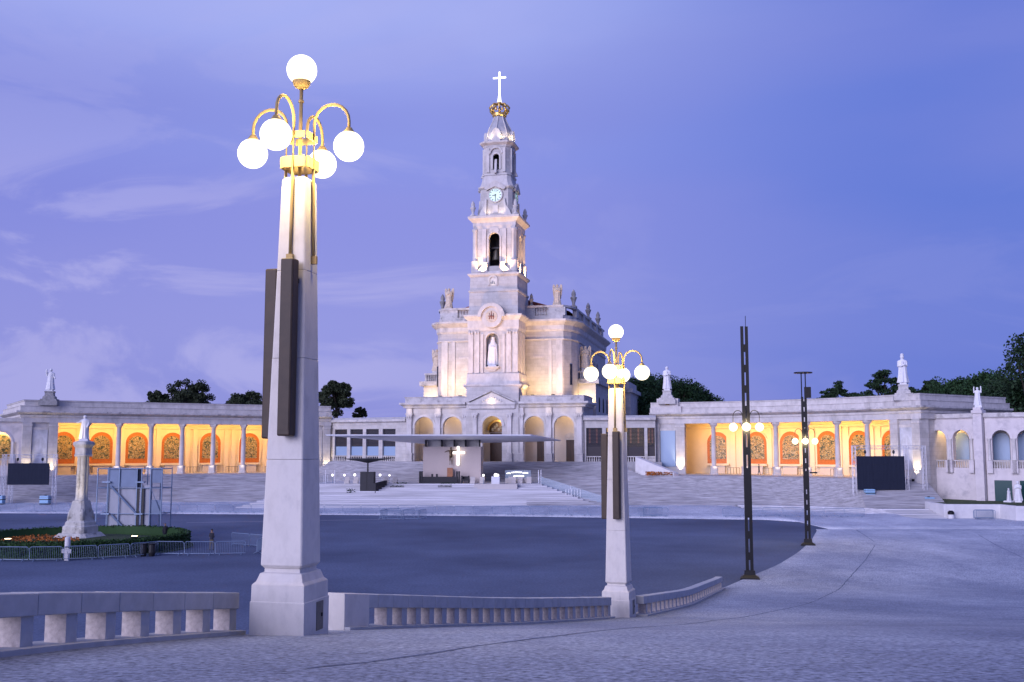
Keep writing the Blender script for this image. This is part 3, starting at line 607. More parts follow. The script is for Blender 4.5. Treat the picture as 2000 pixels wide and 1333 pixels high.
# ------------------------------------------------------------------ curved colonnades
def arch_plate(half, z0, zs, y0, y1, seg=14):
    return [(-half, z0), (half, z0), (half, zs)] + [(half * math.cos(math.pi * k / seg), zs + half * math.sin(math.pi * k / seg)) for k in range(1, seg)] + [(-half, zs)]
def column_proto():
    s = MB().lathe([(.42, 1.3), (.42, 1.36), (.375, 1.42), (.385, 3.5), (.335, 7.45), (.36, 7.47), (.36, 7.55), (.335, 7.57)], 24).mesh('column', 'marble_trim', True)
    b = MB().squares([(.62, -.1), (.62, .22), (.55, .28), (.52, .34), (.52, 1.12), (.58, 1.2), (.58, 1.3)], ch=.22).mesh('pedestal', 'marble_trim')
    c = MB().squares([(.34, 7.57), (.42, 7.72), (.52, 7.86), (.52, 8.16)], ch=.05).mesh('capital', 'marble_trim')
    return s, b, c
COLM = column_proto()
def wing(label, front, cols, wall, mosaics, ret, mirror, feet, power):
    o0 = front[0]; t = thing('colonnade', label, 'colonnade', (o0[0], o0[1], 4.3)); ox, oy = o0
    rel = lambda pts: [(x - ox, y - oy) for x, y in pts]
    Z = lambda z: z - 4.3
    F = rel(front); full = (rel(ret) + F) if mirror else (F + rel(ret))
    MB().sweep(full, [(.55, Z(12.42)), (.55, Z(13.2)), (.70, Z(13.26)), (.74, Z(13.55)), (.60, Z(13.6)), (-1.0, Z(13.6)), (-1.0, Z(12.42))]).build('entablature', 'marble_trim', t)
    MB().sweep(full, [(.60, Z(13.6)), (.95, Z(13.75)), (1.3, Z(13.95)), (1.3, Z(14.2)), (-1.2, Z(14.2)), (-1.2, Z(13.6))]).build('cornice', 'cornice_stone', t)
    MB().sweep(full, [(.72, Z(14.2)), (.72, Z(14.88)), (.80, Z(14.92)), (.80, Z(15.0)), (-1.2, Z(15.0)), (-1.2, Z(14.2))]).build('attic_base', 'marble_trim', t)
    at = MB().sweep(full, [(.12, Z(15.0)), (.12, Z(15.68)), (.24, Z(15.72)), (.24, Z(15.85)), (-1.2, Z(15.85)), (-1.2, Z(15.0))]).build('attic', 'marble_trim', t)
    MB().sweep(full, [(.26, Z(15.85)), (.26, Z(15.91)), (-1.2, Z(15.91)), (-1.2, Z(15.85))]).build('coping', 'grey_stone', at)
    W = rel(wall)
    MB().sweep(W, [(0, Z(4.3)), (0, Z(12.6)), (-.5, Z(12.6)), (-.5, Z(4.3))]).build('back_wall', 'warm_plaster', t)
    MB().sweep(W, [(.0, Z(11.6)), (.18, Z(11.75)), (.25, Z(12.1)), (0.0, Z(12.15))]).build('wall_moulding', 'warm_plaster', t)
    cp = F + W[::-1]; g = MB(); g.prism(cp, Z(12.75), Z(13.3)); g.build('ceiling', 'warm_plaster', t)
    g = MB(); g.prism(cp, Z(14.0), Z(14.15)); g.build('roof', 'lead', t)
    for a, b in ((F[0], W[0]), (F[-1], W[-1])): MB().sweep([a, b], [(.25, Z(4.3)), (.25, Z(13.1)), (-.25, Z(13.1)), (-.25, Z(4.3))]).build('end_wall', 'warm_plaster', t)
    if ret:
        rp = (rel(ret) + [F[0]]) if mirror else ([F[-1]] + rel(ret))
        MB().sweep(rp, [(.25, Z(2.0)), (.25, Z(12.42)), (-.3, Z(12.42)), (-.3, Z(2.0))]).build('return_wall', 'marble', t)
    for x, y in cols:
        c = bpy.data.objects.new('column', COLM[0]); COL.objects.link(c); c.parent = t; c.location = (x - ox, y - oy, 0)
        for nm, me in (('pedestal', COLM[1]), ('capital', COLM[2])): q = bpy.data.objects.new(nm, me); COL.objects.link(q); q.parent = c
        if feet: lamp('SPOT', 'column_uplight', t, (x - ox, y - oy - 1.1, .35), (x - ox, y - oy, 3.2), feet, (1, .8, .6), .1, spot=60)
    pl = [Vector(p) for p in W]
    def wall_at(p):
        best = None
        for a, b in zip(pl, pl[1:]):
            d = b - a; s = max(0, min(1, (Vector(p) - a).dot(d) / d.length_squared)); q = a + d * s; e = (q - Vector(p)).length
            if best is None or e < best[0]: best = (e, q, math.atan2(d.y, d.x))
        return best[1], best[2]
    M = rel(mosaics); mids = []
    for i, p in enumerate(M):
        q, yaw = wall_at(p)
        f = MB().plate(arch_plate(1.78, Z(5.95), Z(9.35), 0, 0), -.16, .02).build('mosaic_frame', 'mosaic_border', t, loc=(q.x, q.y, 0), rz=yaw)
        MB().plate(arch_plate(1.34, Z(6.7), Z(9.2), 0, 0), -.20, -.15).build('mosaic_panel', 'mosaic_picture', f)
        MB().arch_band(0, Z(9.35), 1.78, 1.98, -.24, .02, legs=3.4).build('arch_moulding', 'warm_plaster', f)
        MB().box(-1.9, 1.9, -.7, .0, Z(5.6), Z(5.93)).build('altar_ledge', 'warm_plaster', f); MB().box(-1.2, 1.2, -.55, .0, Z(4.3), Z(5.6)).build('altar_front', 'portico_plaster', f)
        mids.append((q, yaw))
        if i < len(M) - 1:
            q2, y2 = wall_at((Vector(M[i]) + Vector(M[i + 1])) / 2)
            for s in (-.62, .62): MB().box(s - .36, s + .36, -.22, .0, Z(4.3), Z(11.7)).build('pilaster', 'warm_plaster', t, loc=(q2.x, q2.y, 0), rz=y2)
            fr = MB().tube([(-1.0, -2.2, 1.0), (1.0, -2.2, 1.0)], .03, 6).build('fence_rail', 'dark_metal', t, loc=(q2.x, q2.y, 0), rz=y2)
            for x in (-1.0, -.5, 0, .5, 1.0): MB().tube([(x, -2.2, 0), (x, -2.2, 1.0)], .03, 5).build('fence_post', 'dark_metal', fr)
    fl = [Vector(p) for p in F]
    for i, (q, yaw) in enumerate(mids):          # a hidden strip lamp behind the beam of each bay
        n = min(fl, key=lambda p: (p - q).length); d = (Vector((math.sin(yaw), -math.cos(yaw)))); p = q + d * 4.6
        MB().box(-1.2, 1.2, -.06, .06, Z(12.68), Z(12.76)).build('strip_lamp', 'warm_plaster', t, loc=(p.x, p.y, 0), rz=yaw)
        lamp('AREA', 'bay_light', t, (p.x, p.y, Z(12.62)), (q.x, q.y, Z(8.0)), power, (1, .52, .13), 2.2, .5)
    return t, rel, Z
def pier(t, rel, a, b, z, panel, name='pier', up=None):
    """broad pier with two pilasters and a marble panel between them; a, b: ends of its front"""
    (ax, ay), (bx, by) = rel([a, b]); yaw = math.atan2(by - ay, bx - ax); w = math.hypot(bx - ax, by - ay); H = 8.12
    p = MB().box(0, w, -.1, 1.2, -.6, H).build(name, 'marble', t, loc=(ax, ay, 0), rz=yaw)
    pw = w * .26
    for x0 in (0.0, w - pw):
        q = MB().box(x0, x0 + pw, -.5, -.05, -.6, H).build('pilaster', 'marble', p); MB().box(x0 - .08, x0 + pw + .08, -.60, -.04, -.6, 1.1).build('pedestal', 'marble_trim', p); MB().box(x0 - .06, x0 + pw + .06, -.58, -.04, 7.55, 7.8).build('capital', 'marble_trim', p)
        if up:
            MB().box(x0 + pw / 2 - .15, x0 + pw / 2 + .15, -1.45, -1.25, -.3, .02).build('floodlight', 'dark_metal', p)
            l = lamp('SPOT', 'pier_uplight', p, (x0 + pw / 2, -1.35, .05), (x0 + pw / 2, -.5, 2.6), up, (1, .80, .52), .08, spot=62)
    MB().box(pw + .12, w - pw - .12, -.22, -.08, 1.2, 7.0).build('marble_panel', panel, p)
    MB().box(pw + .05, w - pw - .05, -.26, -.08, 7.0, 7.35).build('panel_head', 'marble_trim', p)
    return p
RF = [(22.8, 168.5), (28.2, 166.6), (32.27, 164.72), (36.69, 162.17), (40.84, 159.17), (44.62, 155.78), (48.06, 151.95), (51.07, 147.76), (53.3, 143.9), (55.4, 139.3)]
wr, relr, ZR = wing('curved white colonnade with lit golden arches, behind the dark lattice poles', RF, RF[2:8], [(27.5, 174.2), (29.75, 173.4), (34.3, 171.4), (40, 168.1), (44.6, 164.6), (49.2, 160.2), (52.7, 155.9), (55.9, 151), (58.5, 146)],
     [(34.3, 171.4), (40, 168.1), (44.6, 164.6), (49.2, 160.2), (52.7, 155.9), (55.9, 151)], [(72.6, 151)], False, 90, 520)
pier(wr, relr, (22.8, 168.2), (28.0, 166.4), 4.3, 'frosted_glass', up=1500)
pier(wr, relr, (53.2, 143.7), (55.5, 139.0), 4.3, 'panel_marble', up=1500)
LF = [(-75.13, 158.2), (-71.1, 160.7), (-67.4, 162.9), (-63.24, 165.4), (-58.93, 167.9), (-54.62, 170.3), (-50.17, 172.75), (-45.72, 175.15), (-41.07, 177.6), (-36.5, 180.0), (-32.2, 182.2)]
wl_, rell, ZL = wing('curved white colonnade with lit golden arches, behind the weathered column monument', LF, LF[2:9], [(-78, 165), (-73.1, 167.7), (-68.1, 170.6), (-63.2, 173.3), (-58.1, 176), (-52.5, 179), (-46.5, 182.1), (-40.5, 185.2), (-33.5, 189)],
     [(-73.1, 167.7), (-68.1, 170.6), (-63.2, 173.3), (-58.1, 176), (-52.5, 179), (-46.5, 182.1), (-40.5, 185.2)], [(-87, 177)], True, 90, 520)
pier(wl_, rell, (-75.3, 158.0), (-71.0, 160.6), 4.3, 'panel_marble', up=900)
pier(wl_, rell, (-36.6, 179.8), (-32.3, 182.0), 4.3, 'marble', up=900)
# pedestals and statues over the piers
def roof_statue(loc, h, label, plabel, rz, arms, base=.9, dark=False, **k):
    p = MB().squares([(1.5 * base, -1.0), (1.5 * base, -.25), (1.3 * base, -.24), (1.3 * base, .02), (1.0 * base, .04), (.95 * base, .4), (.72 * base, .55), (.68 * base, 1.0), (.76 * base, 1.05), (.76 * base, 1.25)])
    q = p.build('statue_pedestal', 'grey_stone' if dark else 'cornice_stone', None, loc=loc, rz=rz); tag(q, plabel, 'pedestal')
    figure('statue', label, 'statue', (loc[0], loc[1], loc[2] + 1.23), h, 'statue_white', rz, None, (.5 * base, .25), arms=arms, **k)
roof_statue((-72.2, 160.0, 16.05), 3.35, 'white robed statue with one arm raised on the colonnade roof behind the monument', 'dark stepped pedestal on the colonnade roof behind the monument', R(12), BLESS, dark=True, seed=2)
b = MB().box(-2.4, 2.4, -.9, 1.6, 14.2 - 4.3, 15.2 - 4.3).build('pier_attic', 'marble_trim', wr, loc=(2.6, -1.0, 0), rz=R(-19)); b2 = MB().box(-1.75, 1.75, -.6, 1.2, 15.2 - 4.3, 16.5 - 4.3).build('pier_block', 'marble_trim', wr, loc=(2.7, -1.0, 0), rz=R(-19)); MB().box(-.35, .35, -.66, -.58, 15.4 - 4.3, 16.1 - 4.3).build('plaque', 'bronze', b2)
roof_statue((25.4, 167.6, 16.6), 3.75, 'white friar statue holding a child on the pier by the slatted windows', 'stepped stone pedestal under the friar statue', R(-14), HOLD, base=.95, seed=3, wide=1.2)
roof_statue((54.4, 142.3, 16.0), 3.9, 'tall white bishop statue above the pier beside the video screen', 'stepped stone pedestal under the tall bishop statue', R(-18), HOLD, dark=False, seed=4, crown=True)

# ------------------------------------------------------------------ arcaded loggias at the outer ends
def loggia(label, p0, p1, arches, half, zs, lower, first_lit, base, shift=0.0):
    yaw = math.atan2(p1[1] - p0[1], p1[0] - p0[0]); Lw = math.hypot(p1[0] - p0[0], p1[1] - p0[1])
    t = thing('loggia', label, 'building', (p0[0], p0[1], base), yaw); Z = lambda z: z - base
    ops = [(x, half, Z(5.85), Z(zs)) for x in arches]
    MB().arch_wall(0, Lw, Z(base) - .3, Z(12.5), 0, .7, ops).build('wall', 'loggia_wall', t)
    MB().box(-.1, Lw + .1, -.35, 1.0, Z(12.5), Z(13.05)).build('cornice', 'cornice_stone', t); MB().box(-.05, Lw + .05, -.12, 4.6, Z(12.38), Z(12.5)).build('ceiling', 'loggia_wall', t)
    MB().box(-1.6, Lw, 2.8, 3.2, Z(base) - .3, Z(12.4)).build('back_wall', 'portico_plaster', t); MB().box(0, Lw, .7, 4.2, Z(5.6), Z(5.84)).build('gallery_floor', 'terrace_stone', t)
    MB().box(-1.6, -1.2, .7, 3.2, Z(base), Z(12.4)).build('end_wall', 'portico_plaster', t)
    for i, x in enumerate(arches):
        MB().arch_band(x, Z(zs), half, half + .32, -.07, .0).build('arch_moulding', 'loggia_wall', t)
        rl = MB().box(x - half, x + half, .05, .35, Z(6.72), Z(6.86)).build('parapet_rail', 'cornice_stone', t)
        for k in range(7): MB().lathe([(.07, Z(5.85)), (.10, Z(6.1)), (.05, Z(6.4)), (.08, Z(6.72))], 8, (x - half + (k + .5) * 2 * half / 7, .2)).build('baluster', 'cornice_stone', rl)
        for s in (-1, 1):
            c = MB().lathe([(.24, Z(6.85)), (.24, Z(7.0)), (.19, Z(7.05)), (.165, Z(zs) - .3), (.24, Z(zs) - .1), (.26, Z(zs))], 14, (x + s * (half + .32), -.12)).build('column', 'marble_trim', t, smooth=True)
            MB().box(x + s * (half + .32) - .34, x + s * (half + .32) + .34, -.42, .0, Z(5.2), Z(6.85)).build('pedestal', 'loggia_wall', c)
        MB().plate([(x - shift + a_, b_) for a_, b_ in arch_plate(half * .92, Z(6.9), Z(zs) - .2, 0, 0)], 2.68, 2.8).build('niche_panel' if (i == 0 and first_lit) else 'window', 'mosaic_picture' if (i == 0 and first_lit) else 'frosted_glass', t)
        if lower: MB().box(x - half * .95, x + half * .95, -.03, .1, Z(base + .1), Z(4.3)).build('shutter', 'green_glass', t)
    if first_lit: lamp('AREA', 'gallery_light', t, (arches[0], 1.2, Z(12.2)), (arches[0] - 1.0, 2.8, Z(8.5)), 420, (1, .64, .26), 1.2, .4)
    return t
loggia('pale loggia of two arches joined to the colonnade, a lit golden panel inside', (56.7, 142.2), (61.3, 136.1), [2.35, 5.65], 1.18, 9.7, False, True, 1.5, 1.5)
loggia('pale loggia with dark green shutters under its arches, above the lawn', (62.1, 135.0), (74.5, 126.6), [1.9, 4.9, 7.9, 10.9], 1.1, 9.7, True, False, 1.5, .4)
lp2 = MB(); lp2.squares([(.55, 0), (.55, 11.4), (.7, 11.55), (.7, 11.9), (.5, 11.95), (.5, 12.3)]); tag(lp2.build('loggia_pier', 'loggia_wall', None, loc=(61.5, 135.3, 1.5), rz=R(-45)), 'slim pale pier between the two loggias carrying a statue', 'pier')
figure('statue', 'small white statue with both arms raised on the pier between the two loggias', 'statue', (61.5, 135.3, 13.78), 2.4, 'statue_white', R(-20), arms=RAISED, seed=6, plinth=(.42, .3))
loggia('pale loggia joined to the colonnade end beyond the monument side video screen', (-92, 150.6), (-75.05, 158.0), [15.3, 11.3, 7.2, 3.0], 1.5, 9.4, False, True, 1.5)

# ------------------------------------------------------------------ connecting galleries with slatted windows
def gallery(label, p0, p1, wins, lower_mat, lit):
    yaw = math.atan2(p1[1] - p0[1], p1[0] - p0[0]); Lw = math.hypot(p1[0] - p0[0], p1[1] - p0[1])
    t = thing('window_gallery', label, 'building', (p0[0], p0[1], 6.25), yaw)
    xs = [0]
    for a, b in wins: xs += [a, b]
    xs.append(Lw)
    for i in range(0, len(xs), 2):
        MB().box(xs[i], xs[i + 1], 0, .6, -2, 5.5).build('pier', 'marble', t)
    MB().box(0, Lw, -.02, .62, 5.5, 6.75).build('wall', 'marble', t)
    MB().box(-.1, Lw + .1, -.5, .8, 6.75, 7.15).build('cornice', 'cornice_stone', t); MB().box(-.1, Lw + .1, -.35, 3, 7.15, 7.5).build('roof', 'lead', t)
    for a, b in wins:
        MB().box(a, b, -.02, .6, -2, .05).build('sill_wall', 'marble', t)
        rl = MB().box(a, b, .08, .38, .78, .92).build('balustrade_rail', 'marble_trim', t)
        for k in range(7): MB().lathe([(.09, .05), (.12, .3), (.06, .55), (.1, .78)], 8, (a + (k + .5) * (b - a) / 7, .23)).build('baluster', 'marble_trim', rl)
        w = MB().box(a, b, .42, .50, .05, 5.5).build('window_pane', 'dark_glass', t)
        MB().box(a + .05, b - .05, .37, .415, .95, 2.5).build('lower_pane', lower_mat, w)
        k = 0; z = 2.62
        while z < 5.4:
            MB().box(a + .06, b - .06, .34, .41, z, z + .10).build('slat', 'slat_dark', w)
            if lit and k > 1: 
                for q in lit: MB().box(a + (b - a) * q - .13, a + (b - a) * q + .13, .325, .339, z + .02, z + .08).build('lit_slat', 'lit_slat', w)
            z += .22; k += 1
    return t
pR = chp(15.3, .3)
gallery('pale gallery with four slatted windows between the church porch and the monument side colonnade', (-32.4, 182.4), chp(-15.3, .3), [(1.2, 3.9), (4.6, 7.3), (8.0, 10.7), (11.5, 14.2)], 'frosted_glass', None)
gallery('pale gallery with slatted windows showing reddish lights, beside the pier with the friar statue', pR, (23.2, 166.3), [(.3, 2.9), (3.5, 6.1), (6.9, 9.7), (10.2, 11.4)], 'slat_dark', (.22, .66))

# ------------------------------------------------------------------ the basilica
ch = thing('basilica', 'white stone basilica with a tall clock tower, gilt crown and lit cross', 'church', CH_O, CH_R)
P = lambda mb, name, m, par=None, sm=False: mb.build(name, m, par or ch, smooth=sm)
# porch
for s in (-1, 1):
    x0, x1 = (-15.2, -4.4) if s < 0 else (4.4, 15.2)
    w = P(MB().arch_wall(x0, x1, 0, 8.9, 0, .9, [(s * 12.0, 1.68, 0, 5.8), (s * 7.0, 1.68, 0, 5.8)]), 'porch_wall', 'marble')
    for cx in (12.0, 7.0):
        P(MB().arch_band(s * cx, 5.8, 1.68, 2.05, -.09, .0), 'arch_moulding', 'marble_trim', w)
        for e in (-1, 1): P(MB().box(s * cx + e * 1.9 - .27, s * cx + e * 1.9 + .27, -.13, .0, 5.55, 5.82), 'impost', 'marble_trim', w)
    for cx in (14.55, 9.5, 4.75):
        q = P(MB().box(s * cx - .42, s * cx + .42, -.32, .0, 1.4, 7.0), 'pilaster', 'marble_trim')
        P(MB().squares([(.62, 0), (.62, .2), (.55, .3), (.55, 1.15), (.62, 1.25), (.62, 1.4)], c=(s * cx, -.14), asp=.62), 'pedestal', 'marble_trim', q)
        cpt = P(MB().squares([(.44, 7.0), (.46, 7.1), (.50, 7.5), (.62, 7.9), (.62, 8.05)], c=(s * cx, -.1), asp=.62), 'capital', 'marble_trim', q)
        for e in (-.3, 0, .3): P(MB().sphere((s * cx + e, -.46, 7.5), .14, 8, 6, (1, .6, 1.9)), 'carved_leaf', 'marble_trim', q)
        P(MB().box(s * cx - .5, s * cx + .5, -.30, .0, 8.05, 8.9), 'frieze_block', 'marble_trim', q)
    xa, xb_ = (-15.2, -4.4) if s < 0 else (4.4, 15.2)
    P(MB().box(xa, xb_, .9, 5.2, 8.3, 8.6), 'porch_ceiling', 'portico_plaster')
    P(MB().box(xa, xb_, 4.6, 5.1, 0, 8.3), 'porch_back_wall', 'portico_plaster')
    cor = MB(); pr = [(.0, 8.9), (.35, 9.0), (.45, 9.25), (.95, 9.55), (.95, 9.85), (0, 9.87), (-.9, 9.87), (-.9, 8.9)]
    pts = [(-15.2, 9), (-15.2, 0), (-4.6, 0)] if s < 0 else [(4.6, 0), (15.2, 0), (15.2, 9)]
    P(MB().sweep(pts, pr), 'porch_cornice', 'marble_trim')
    P(MB().sweep(pts, [(.15, 9.87), (.15, 10.68), (.25, 10.72), (.25, 10.86), (-.35, 10.86), (-.35, 9.87)]), 'porch_parapet', 'cornice_stone')
    P(MB().box(s * 15.2 - (.9 if s > 0 else 0), s * 15.2 + (0 if s > 0 else .9), .9, 11, 0, 8.9), 'porch_side_wall', 'marble')
    P(MB().box(xa, xb_, .9, 10.5, 9.2, 9.6), 'porch_roof', 'lead')
    for cx in (12.3, 7.3) if s > 0 else (12.0, 7.0):
        d = P(MB().box(s * cx - .75, s * cx + .75, 4.5, 4.62, 0, 3.6), 'door', 'door_wood'); P(MB().box(s * cx - .02, s * cx + .02, 4.46, 4.5, 0, 3.6), 'door_seam', 'black_wood', d)
        P(MB().box(s * cx - 1.0, s * cx + 1.0, 4.42, 4.56, 3.6, 3.95), 'door_lintel', 'marble_trim', d)
        P(MB().plate([(s * cx - 1.15, 4.0), (s * cx + 1.15, 4.0), (s * cx + .7, 4.55), (s * cx, 4.9), (s * cx - .7, 4.55)], 4.4, 4.58), 'door_pediment', 'marble_trim', d)
        lamp('POINT', 'porch_lamp', ch, (s * cx, 2.6, 7.6), None, 150, (1, .70, .42), .25)
# tower, lower stage with the great door
st0 = P(MB().arch_wall(-4.5, 4.5, 0, 12.4, -.5, .5, [(0, 1.67, 0, 5.85)]), 'tower_base', 'marble')
P(MB().arch_band(0, 5.85, 1.67, 2.12, -.62, -.5, legs=0), 'arch_moulding', 'marble_trim', st0)
for s in (-1, 1):
    P(MB().box(s * 4.3 - .2, s * 4.3 + .2, .5, 9.2, 0, 12.4), 'tower_side_wall', 'marble')
    q = P(MB().box(s * 2.95 - .36, s * 2.95 + .36, -.78, -.5, 1.4, 7.0), 'pilaster', 'marble_trim', st0)
    P(MB().squares([(.52, 0), (.52, .3), (.46, .4), (.46, 1.2), (.52, 1.4)], c=(s * 2.95, -.66), asp=.6), 'pedestal', 'marble_trim', st0)
    P(MB().squares([(.38, 7.0), (.44, 7.5), (.55, 7.9), (.55, 8.05)], c=(s * 2.95, -.66), asp=.55), 'capital', 'marble_trim', st0)
    for e in (-.25, .25): P(MB().sphere((s * 2.95 + e, -.98, 7.5), .13, 8, 6, (1, .6, 1.9)), 'carved_leaf', 'marble_trim', st0)
P(MB().box(-4.1, 4.1, 3.6, 4.0, 0, 8.6), 'vestibule_wall', 'portico_plaster'); P(MB().box(-4.1, 4.1, .5, 3.6, 8.2, 8.5), 'vestibule_ceiling', 'portico_plaster')
P(MB().arch_band(0, 5.2, 1.5, 1.85, 3.3, 3.6, legs=0), 'tympanum_arch', 'gilt'); P(MB().plate(arch_plate(1.5, 4.9, 5.2, 0, 0), 3.45, 3.6), 'tympanum', 'bronze')
for k in range(6): P(MB().sphere((-.9 + .36 * k, 3.42, 5.35 + .35 * (k % 3)), .22, 8, 6, (1, .5, 1.5)), 'tympanum_figure', 'grey_stone')
gd = P(MB().box(-1.35, 1.35, 3.5, 3.62, 0, 4.8), 'great_door', 'door_wood'); P(MB().box(.75, 1.3, 3.40, 3.49, 0, 4.6), 'door_leaf', 'gilt', gd)
lamp('POINT', 'vestibule_lamp', ch, (0.4, 1.6, 6.6), None, 150, (1, .68, .30), .2)
P(MB().sweep([(-4.6, 0.6), (-3.7, -.5), (3.7, -.5), (4.6, .6)], [(0, 8.6), (.3, 8.75), (.35, 9.2), (.55, 9.5), (.55, 9.75), (-.3, 9.75), (-.3, 8.6)]), 'door_entablature', 'marble_trim')
pdm = P(MB().plate([(-3.7, 9.75), (3.7, 9.75), (0, 11.5)], -.95, -.5), 'pediment', 'marble_trim')
for s in (-1, 1): P(MB().plate([(s * 3.95, 9.85), (s * 3.95, 10.02), (0, 11.85), (0, 11.6)], -1.25, -.5), 'raking_cornice', 'cornice_stone', pdm)
for k in range(9): P(MB().sphere((-1.6 + .4 * k, -.98, 10.15 + .35 * math.cos((k - 4) * .5)), .2, 8, 6, (1.1, .5, 1.1)), 'relief_figure', 'marble_trim', pdm)
TC = (0, 4.35)
P(MB().squares([(4.55, 12.1), (4.75, 12.3), (5.0, 12.6), (5.0, 12.8), (4.6, 12.85), (4.5, 14.6), (4.35, 14.7)], c=TC), 'tower_ledge', 'marble_trim')
st1 = P(MB().arch_wall(-4.3, 4.3, 14.7, 22.0, .05, 1.3, [(-.15, 1.12, 15.7, 20.3)]), 'tower_shaft', 'marble')
P(MB().squares([(4.29, 14.7), (4.29, 22.0)], c=(0, 5.0), asp=.86), 'tower_core', 'marble')
P(MB().arch_band(-.15, 20.3, 1.12, 1.32, -.04, .05, legs=4.6), 'niche_frame', 'marble_trim', st1)
P(MB().squares([(.45, 14.95), (.8, 15.3), (1.25, 15.6), (1.3, 15.78)], c=(-.15, .2), asp=.6), 'niche_corbel', 'cornice_stone', st1)
for s in (-1, 1):
    for cx, w in ((3.85, .42), (2.75, .40), (1.85, .20)):
        P(MB().box(s * cx - w, s * cx + w, -.14, .05, 14.75, 21.3), 'pilaster', 'marble_trim', st1)
        if cx > 2:
            for e in (-.22, .22): P(MB().sphere((s * cx + e, -.16, 21.55), .2, 8, 6, (1, .6, 1.5)), 'carved_leaf', 'marble_trim', st1)
    for yy in (2.2, 4.35, 6.5): P(MB().box(s * 4.3 - .12, s * 4.3 + .12, yy - .5, yy + .5, 14.75, 21.6), 'side_pilaster', 'marble_trim', st1)
P(MB().squares([(4.35, 21.9), (4.45, 22.4), (4.45, 23.6), (4.8, 24.0), (5.05, 24.3), (5.05, 24.55), (4.3, 24.7)], c=TC), 'tower_entablature', 'marble_trim')
med = P(MB().arch_band(-.1, 24.1, 1.75, 2.35, -1.15, -.2, legs=0), 'arched_pediment', 'marble_trim')
P(MB().plate([(-.1 + 1.78 * math.cos(2 * math.pi * k / 28), 24.1 + 1.78 * math.sin(2 * math.pi * k / 28)) for k in range(28)], -.75, -.3), 'medallion_field', 'marble_trim', med)
em = P(MB().plate([(-.1 + 1.0 * math.cos(2 * math.pi * k / 24), 24.2 + 1.0 * math.sin(2 * math.pi * k / 24)) for k in range(24)], -.86, -.7), 'medallion', 'statue_warm', med)
for k in range(3): P(MB().tube([(-.45 + .35 * k, -.9, 23.7), (-.3 + .3 * k, -.92, 24.2), (-.45 + .35 * k, -.9, 24.7)], .07, 6), 'monogram', 'roof_tile', med)
P(MB().tube([(-.6, -.9, 24.2), (.4, -.9, 24.2)], .07, 6), 'monogram', 'roof_tile', med); P(MB().tube([(-.1, -.9, 24.2), (-.1, -.9, 25.0)], .06, 6), 'monogram', 'roof_tile', med)
st2 = P(MB().squares([(4.25, 24.7), (4.2, 28.4), (4.32, 28.5), (4.32, 28.8), (4.12, 28.85), (4.08, 31.2)], c=TC), 'tower_middle', 'marble')
P(MB().squares([(4.1, 31.1), (4.45, 31.4), (4.5, 31.65), (4.0, 31.75), (3.85, 32.1)], c=TC), 'belfry_sill', 'marble_trim')
wf = P(MB().arch_band(-.1, 30.5, .55, .85, .05, .28, legs=.9), 'window_frame', 'marble_trim', st2); P(MB().plate([(-.75, 29.6), (.55, 29.6), (.55, 30.6), (-.1, 31.0), (-.75, 30.6)], .2, .29), 'window_grille', 'marble_trim', st2)
for k in range(3): P(MB().box(-.5 + .28 * k, -.34 + .28 * k, .14, .21, 29.8, 30.2 + .15 * (k == 1)), 'grille_opening', 'dark_glass', st2)
lamp('SPOT', 'window_floodlight', ch, (-.1, -.9, 28.9), (-.1, .2, 30.4), 60, (1, .85, .6), .1, spot=60)
# belfry: four arched walls, open inside
bf = MB()
for k in range(4):
    bf.T = Matrix.Translation((0, 4.35, 0)) @ Matrix.Rotation(k * math.pi / 2, 4, 'Z')
    bf.arch_wall(-3.62, 3.62, 32.1, 40.0, -3.62, -2.9, [(0, .95, 33.0, 37.8)])
bel = P(bf, 'belfry_wall', 'marble')
for k in range(4):
    Tm = Matrix.Translation((0, 4.35, 0)) @ Matrix.Rotation(k * math.pi / 2, 4, 'Z')
    def bb(): m = MB(); m.T = Tm; return m
    P(bb().arch_band(0, 37.8, .95, 1.25, -3.74, -3.6, legs=4.8), 'opening_frame', 'marble_trim', bel)
    P(bb().plate([(-.9, 38.9), (.9, 38.9), (.7, 39.6), (-.7, 39.6)], -3.75, -3.6), 'keystone_swag', 'marble_trim', bel)
    for s in (-1, 1):
        P(bb().box(s * 1.75 - .36, s * 1.75 + .36, -3.85, -3.6, 33.4, 39.4), 'pilaster', 'marble_trim', bel)
        cc = P(bb().lathe([(.42, 33.9), (.36, 34.1), (.33, 38.9), (.45, 39.2), (.48, 39.5)], 14, (s * 3.35, -3.5)), 'column', 'marble_trim', bel, True)
        P(bb().box(s * 3.35 - .5, s * 3.35 + .5, -4.0, -3.0, 32.0, 33.9), 'pedestal', 'marble_trim', bel)
        P(bb().plate([(s * 1.1, 33.6), (s * 1.9, 33.6), (s * 2.0, 32.8), (s * 2.5, 32.4), (s * 3.0, 32.2), (s * 3.0, 31.95), (s * 1.1, 31.95)], -4.1, -3.6), 'scroll', 'marble_trim', bel)
P(MB().lathe([(.75, 34.2), (.70, 34.4), (.55, 35.0), (.42, 35.7), (.25, 36.1), (.08, 36.2)], 20, (0, 2.2)), 'bell', 'bell_bronze', None, True)
P(MB().box(-2.8, 2.8, 2.05, 2.35, 36.2, 36.5), 'bell_beam', 'black_wood'); P(MB().squares([(2.85, 32.1), (2.85, 32.4)], c=TC), 'belfry_floor', 'grey_stone')
P(MB().squares([(1.5, 32.4), (1.5, 39.9)], c=(0, 5.4)), 'bell_frame', 'black_wood')
P(MB().squares([(3.62, 39.5), (3.75, 40.0), (3.75, 40.5), (4.0, 40.8), (4.45, 41.2), (4.5, 41.55), (4.2, 41.7), (3.4, 41.8)], c=TC), 'belfry_cornice', 'marble_trim')
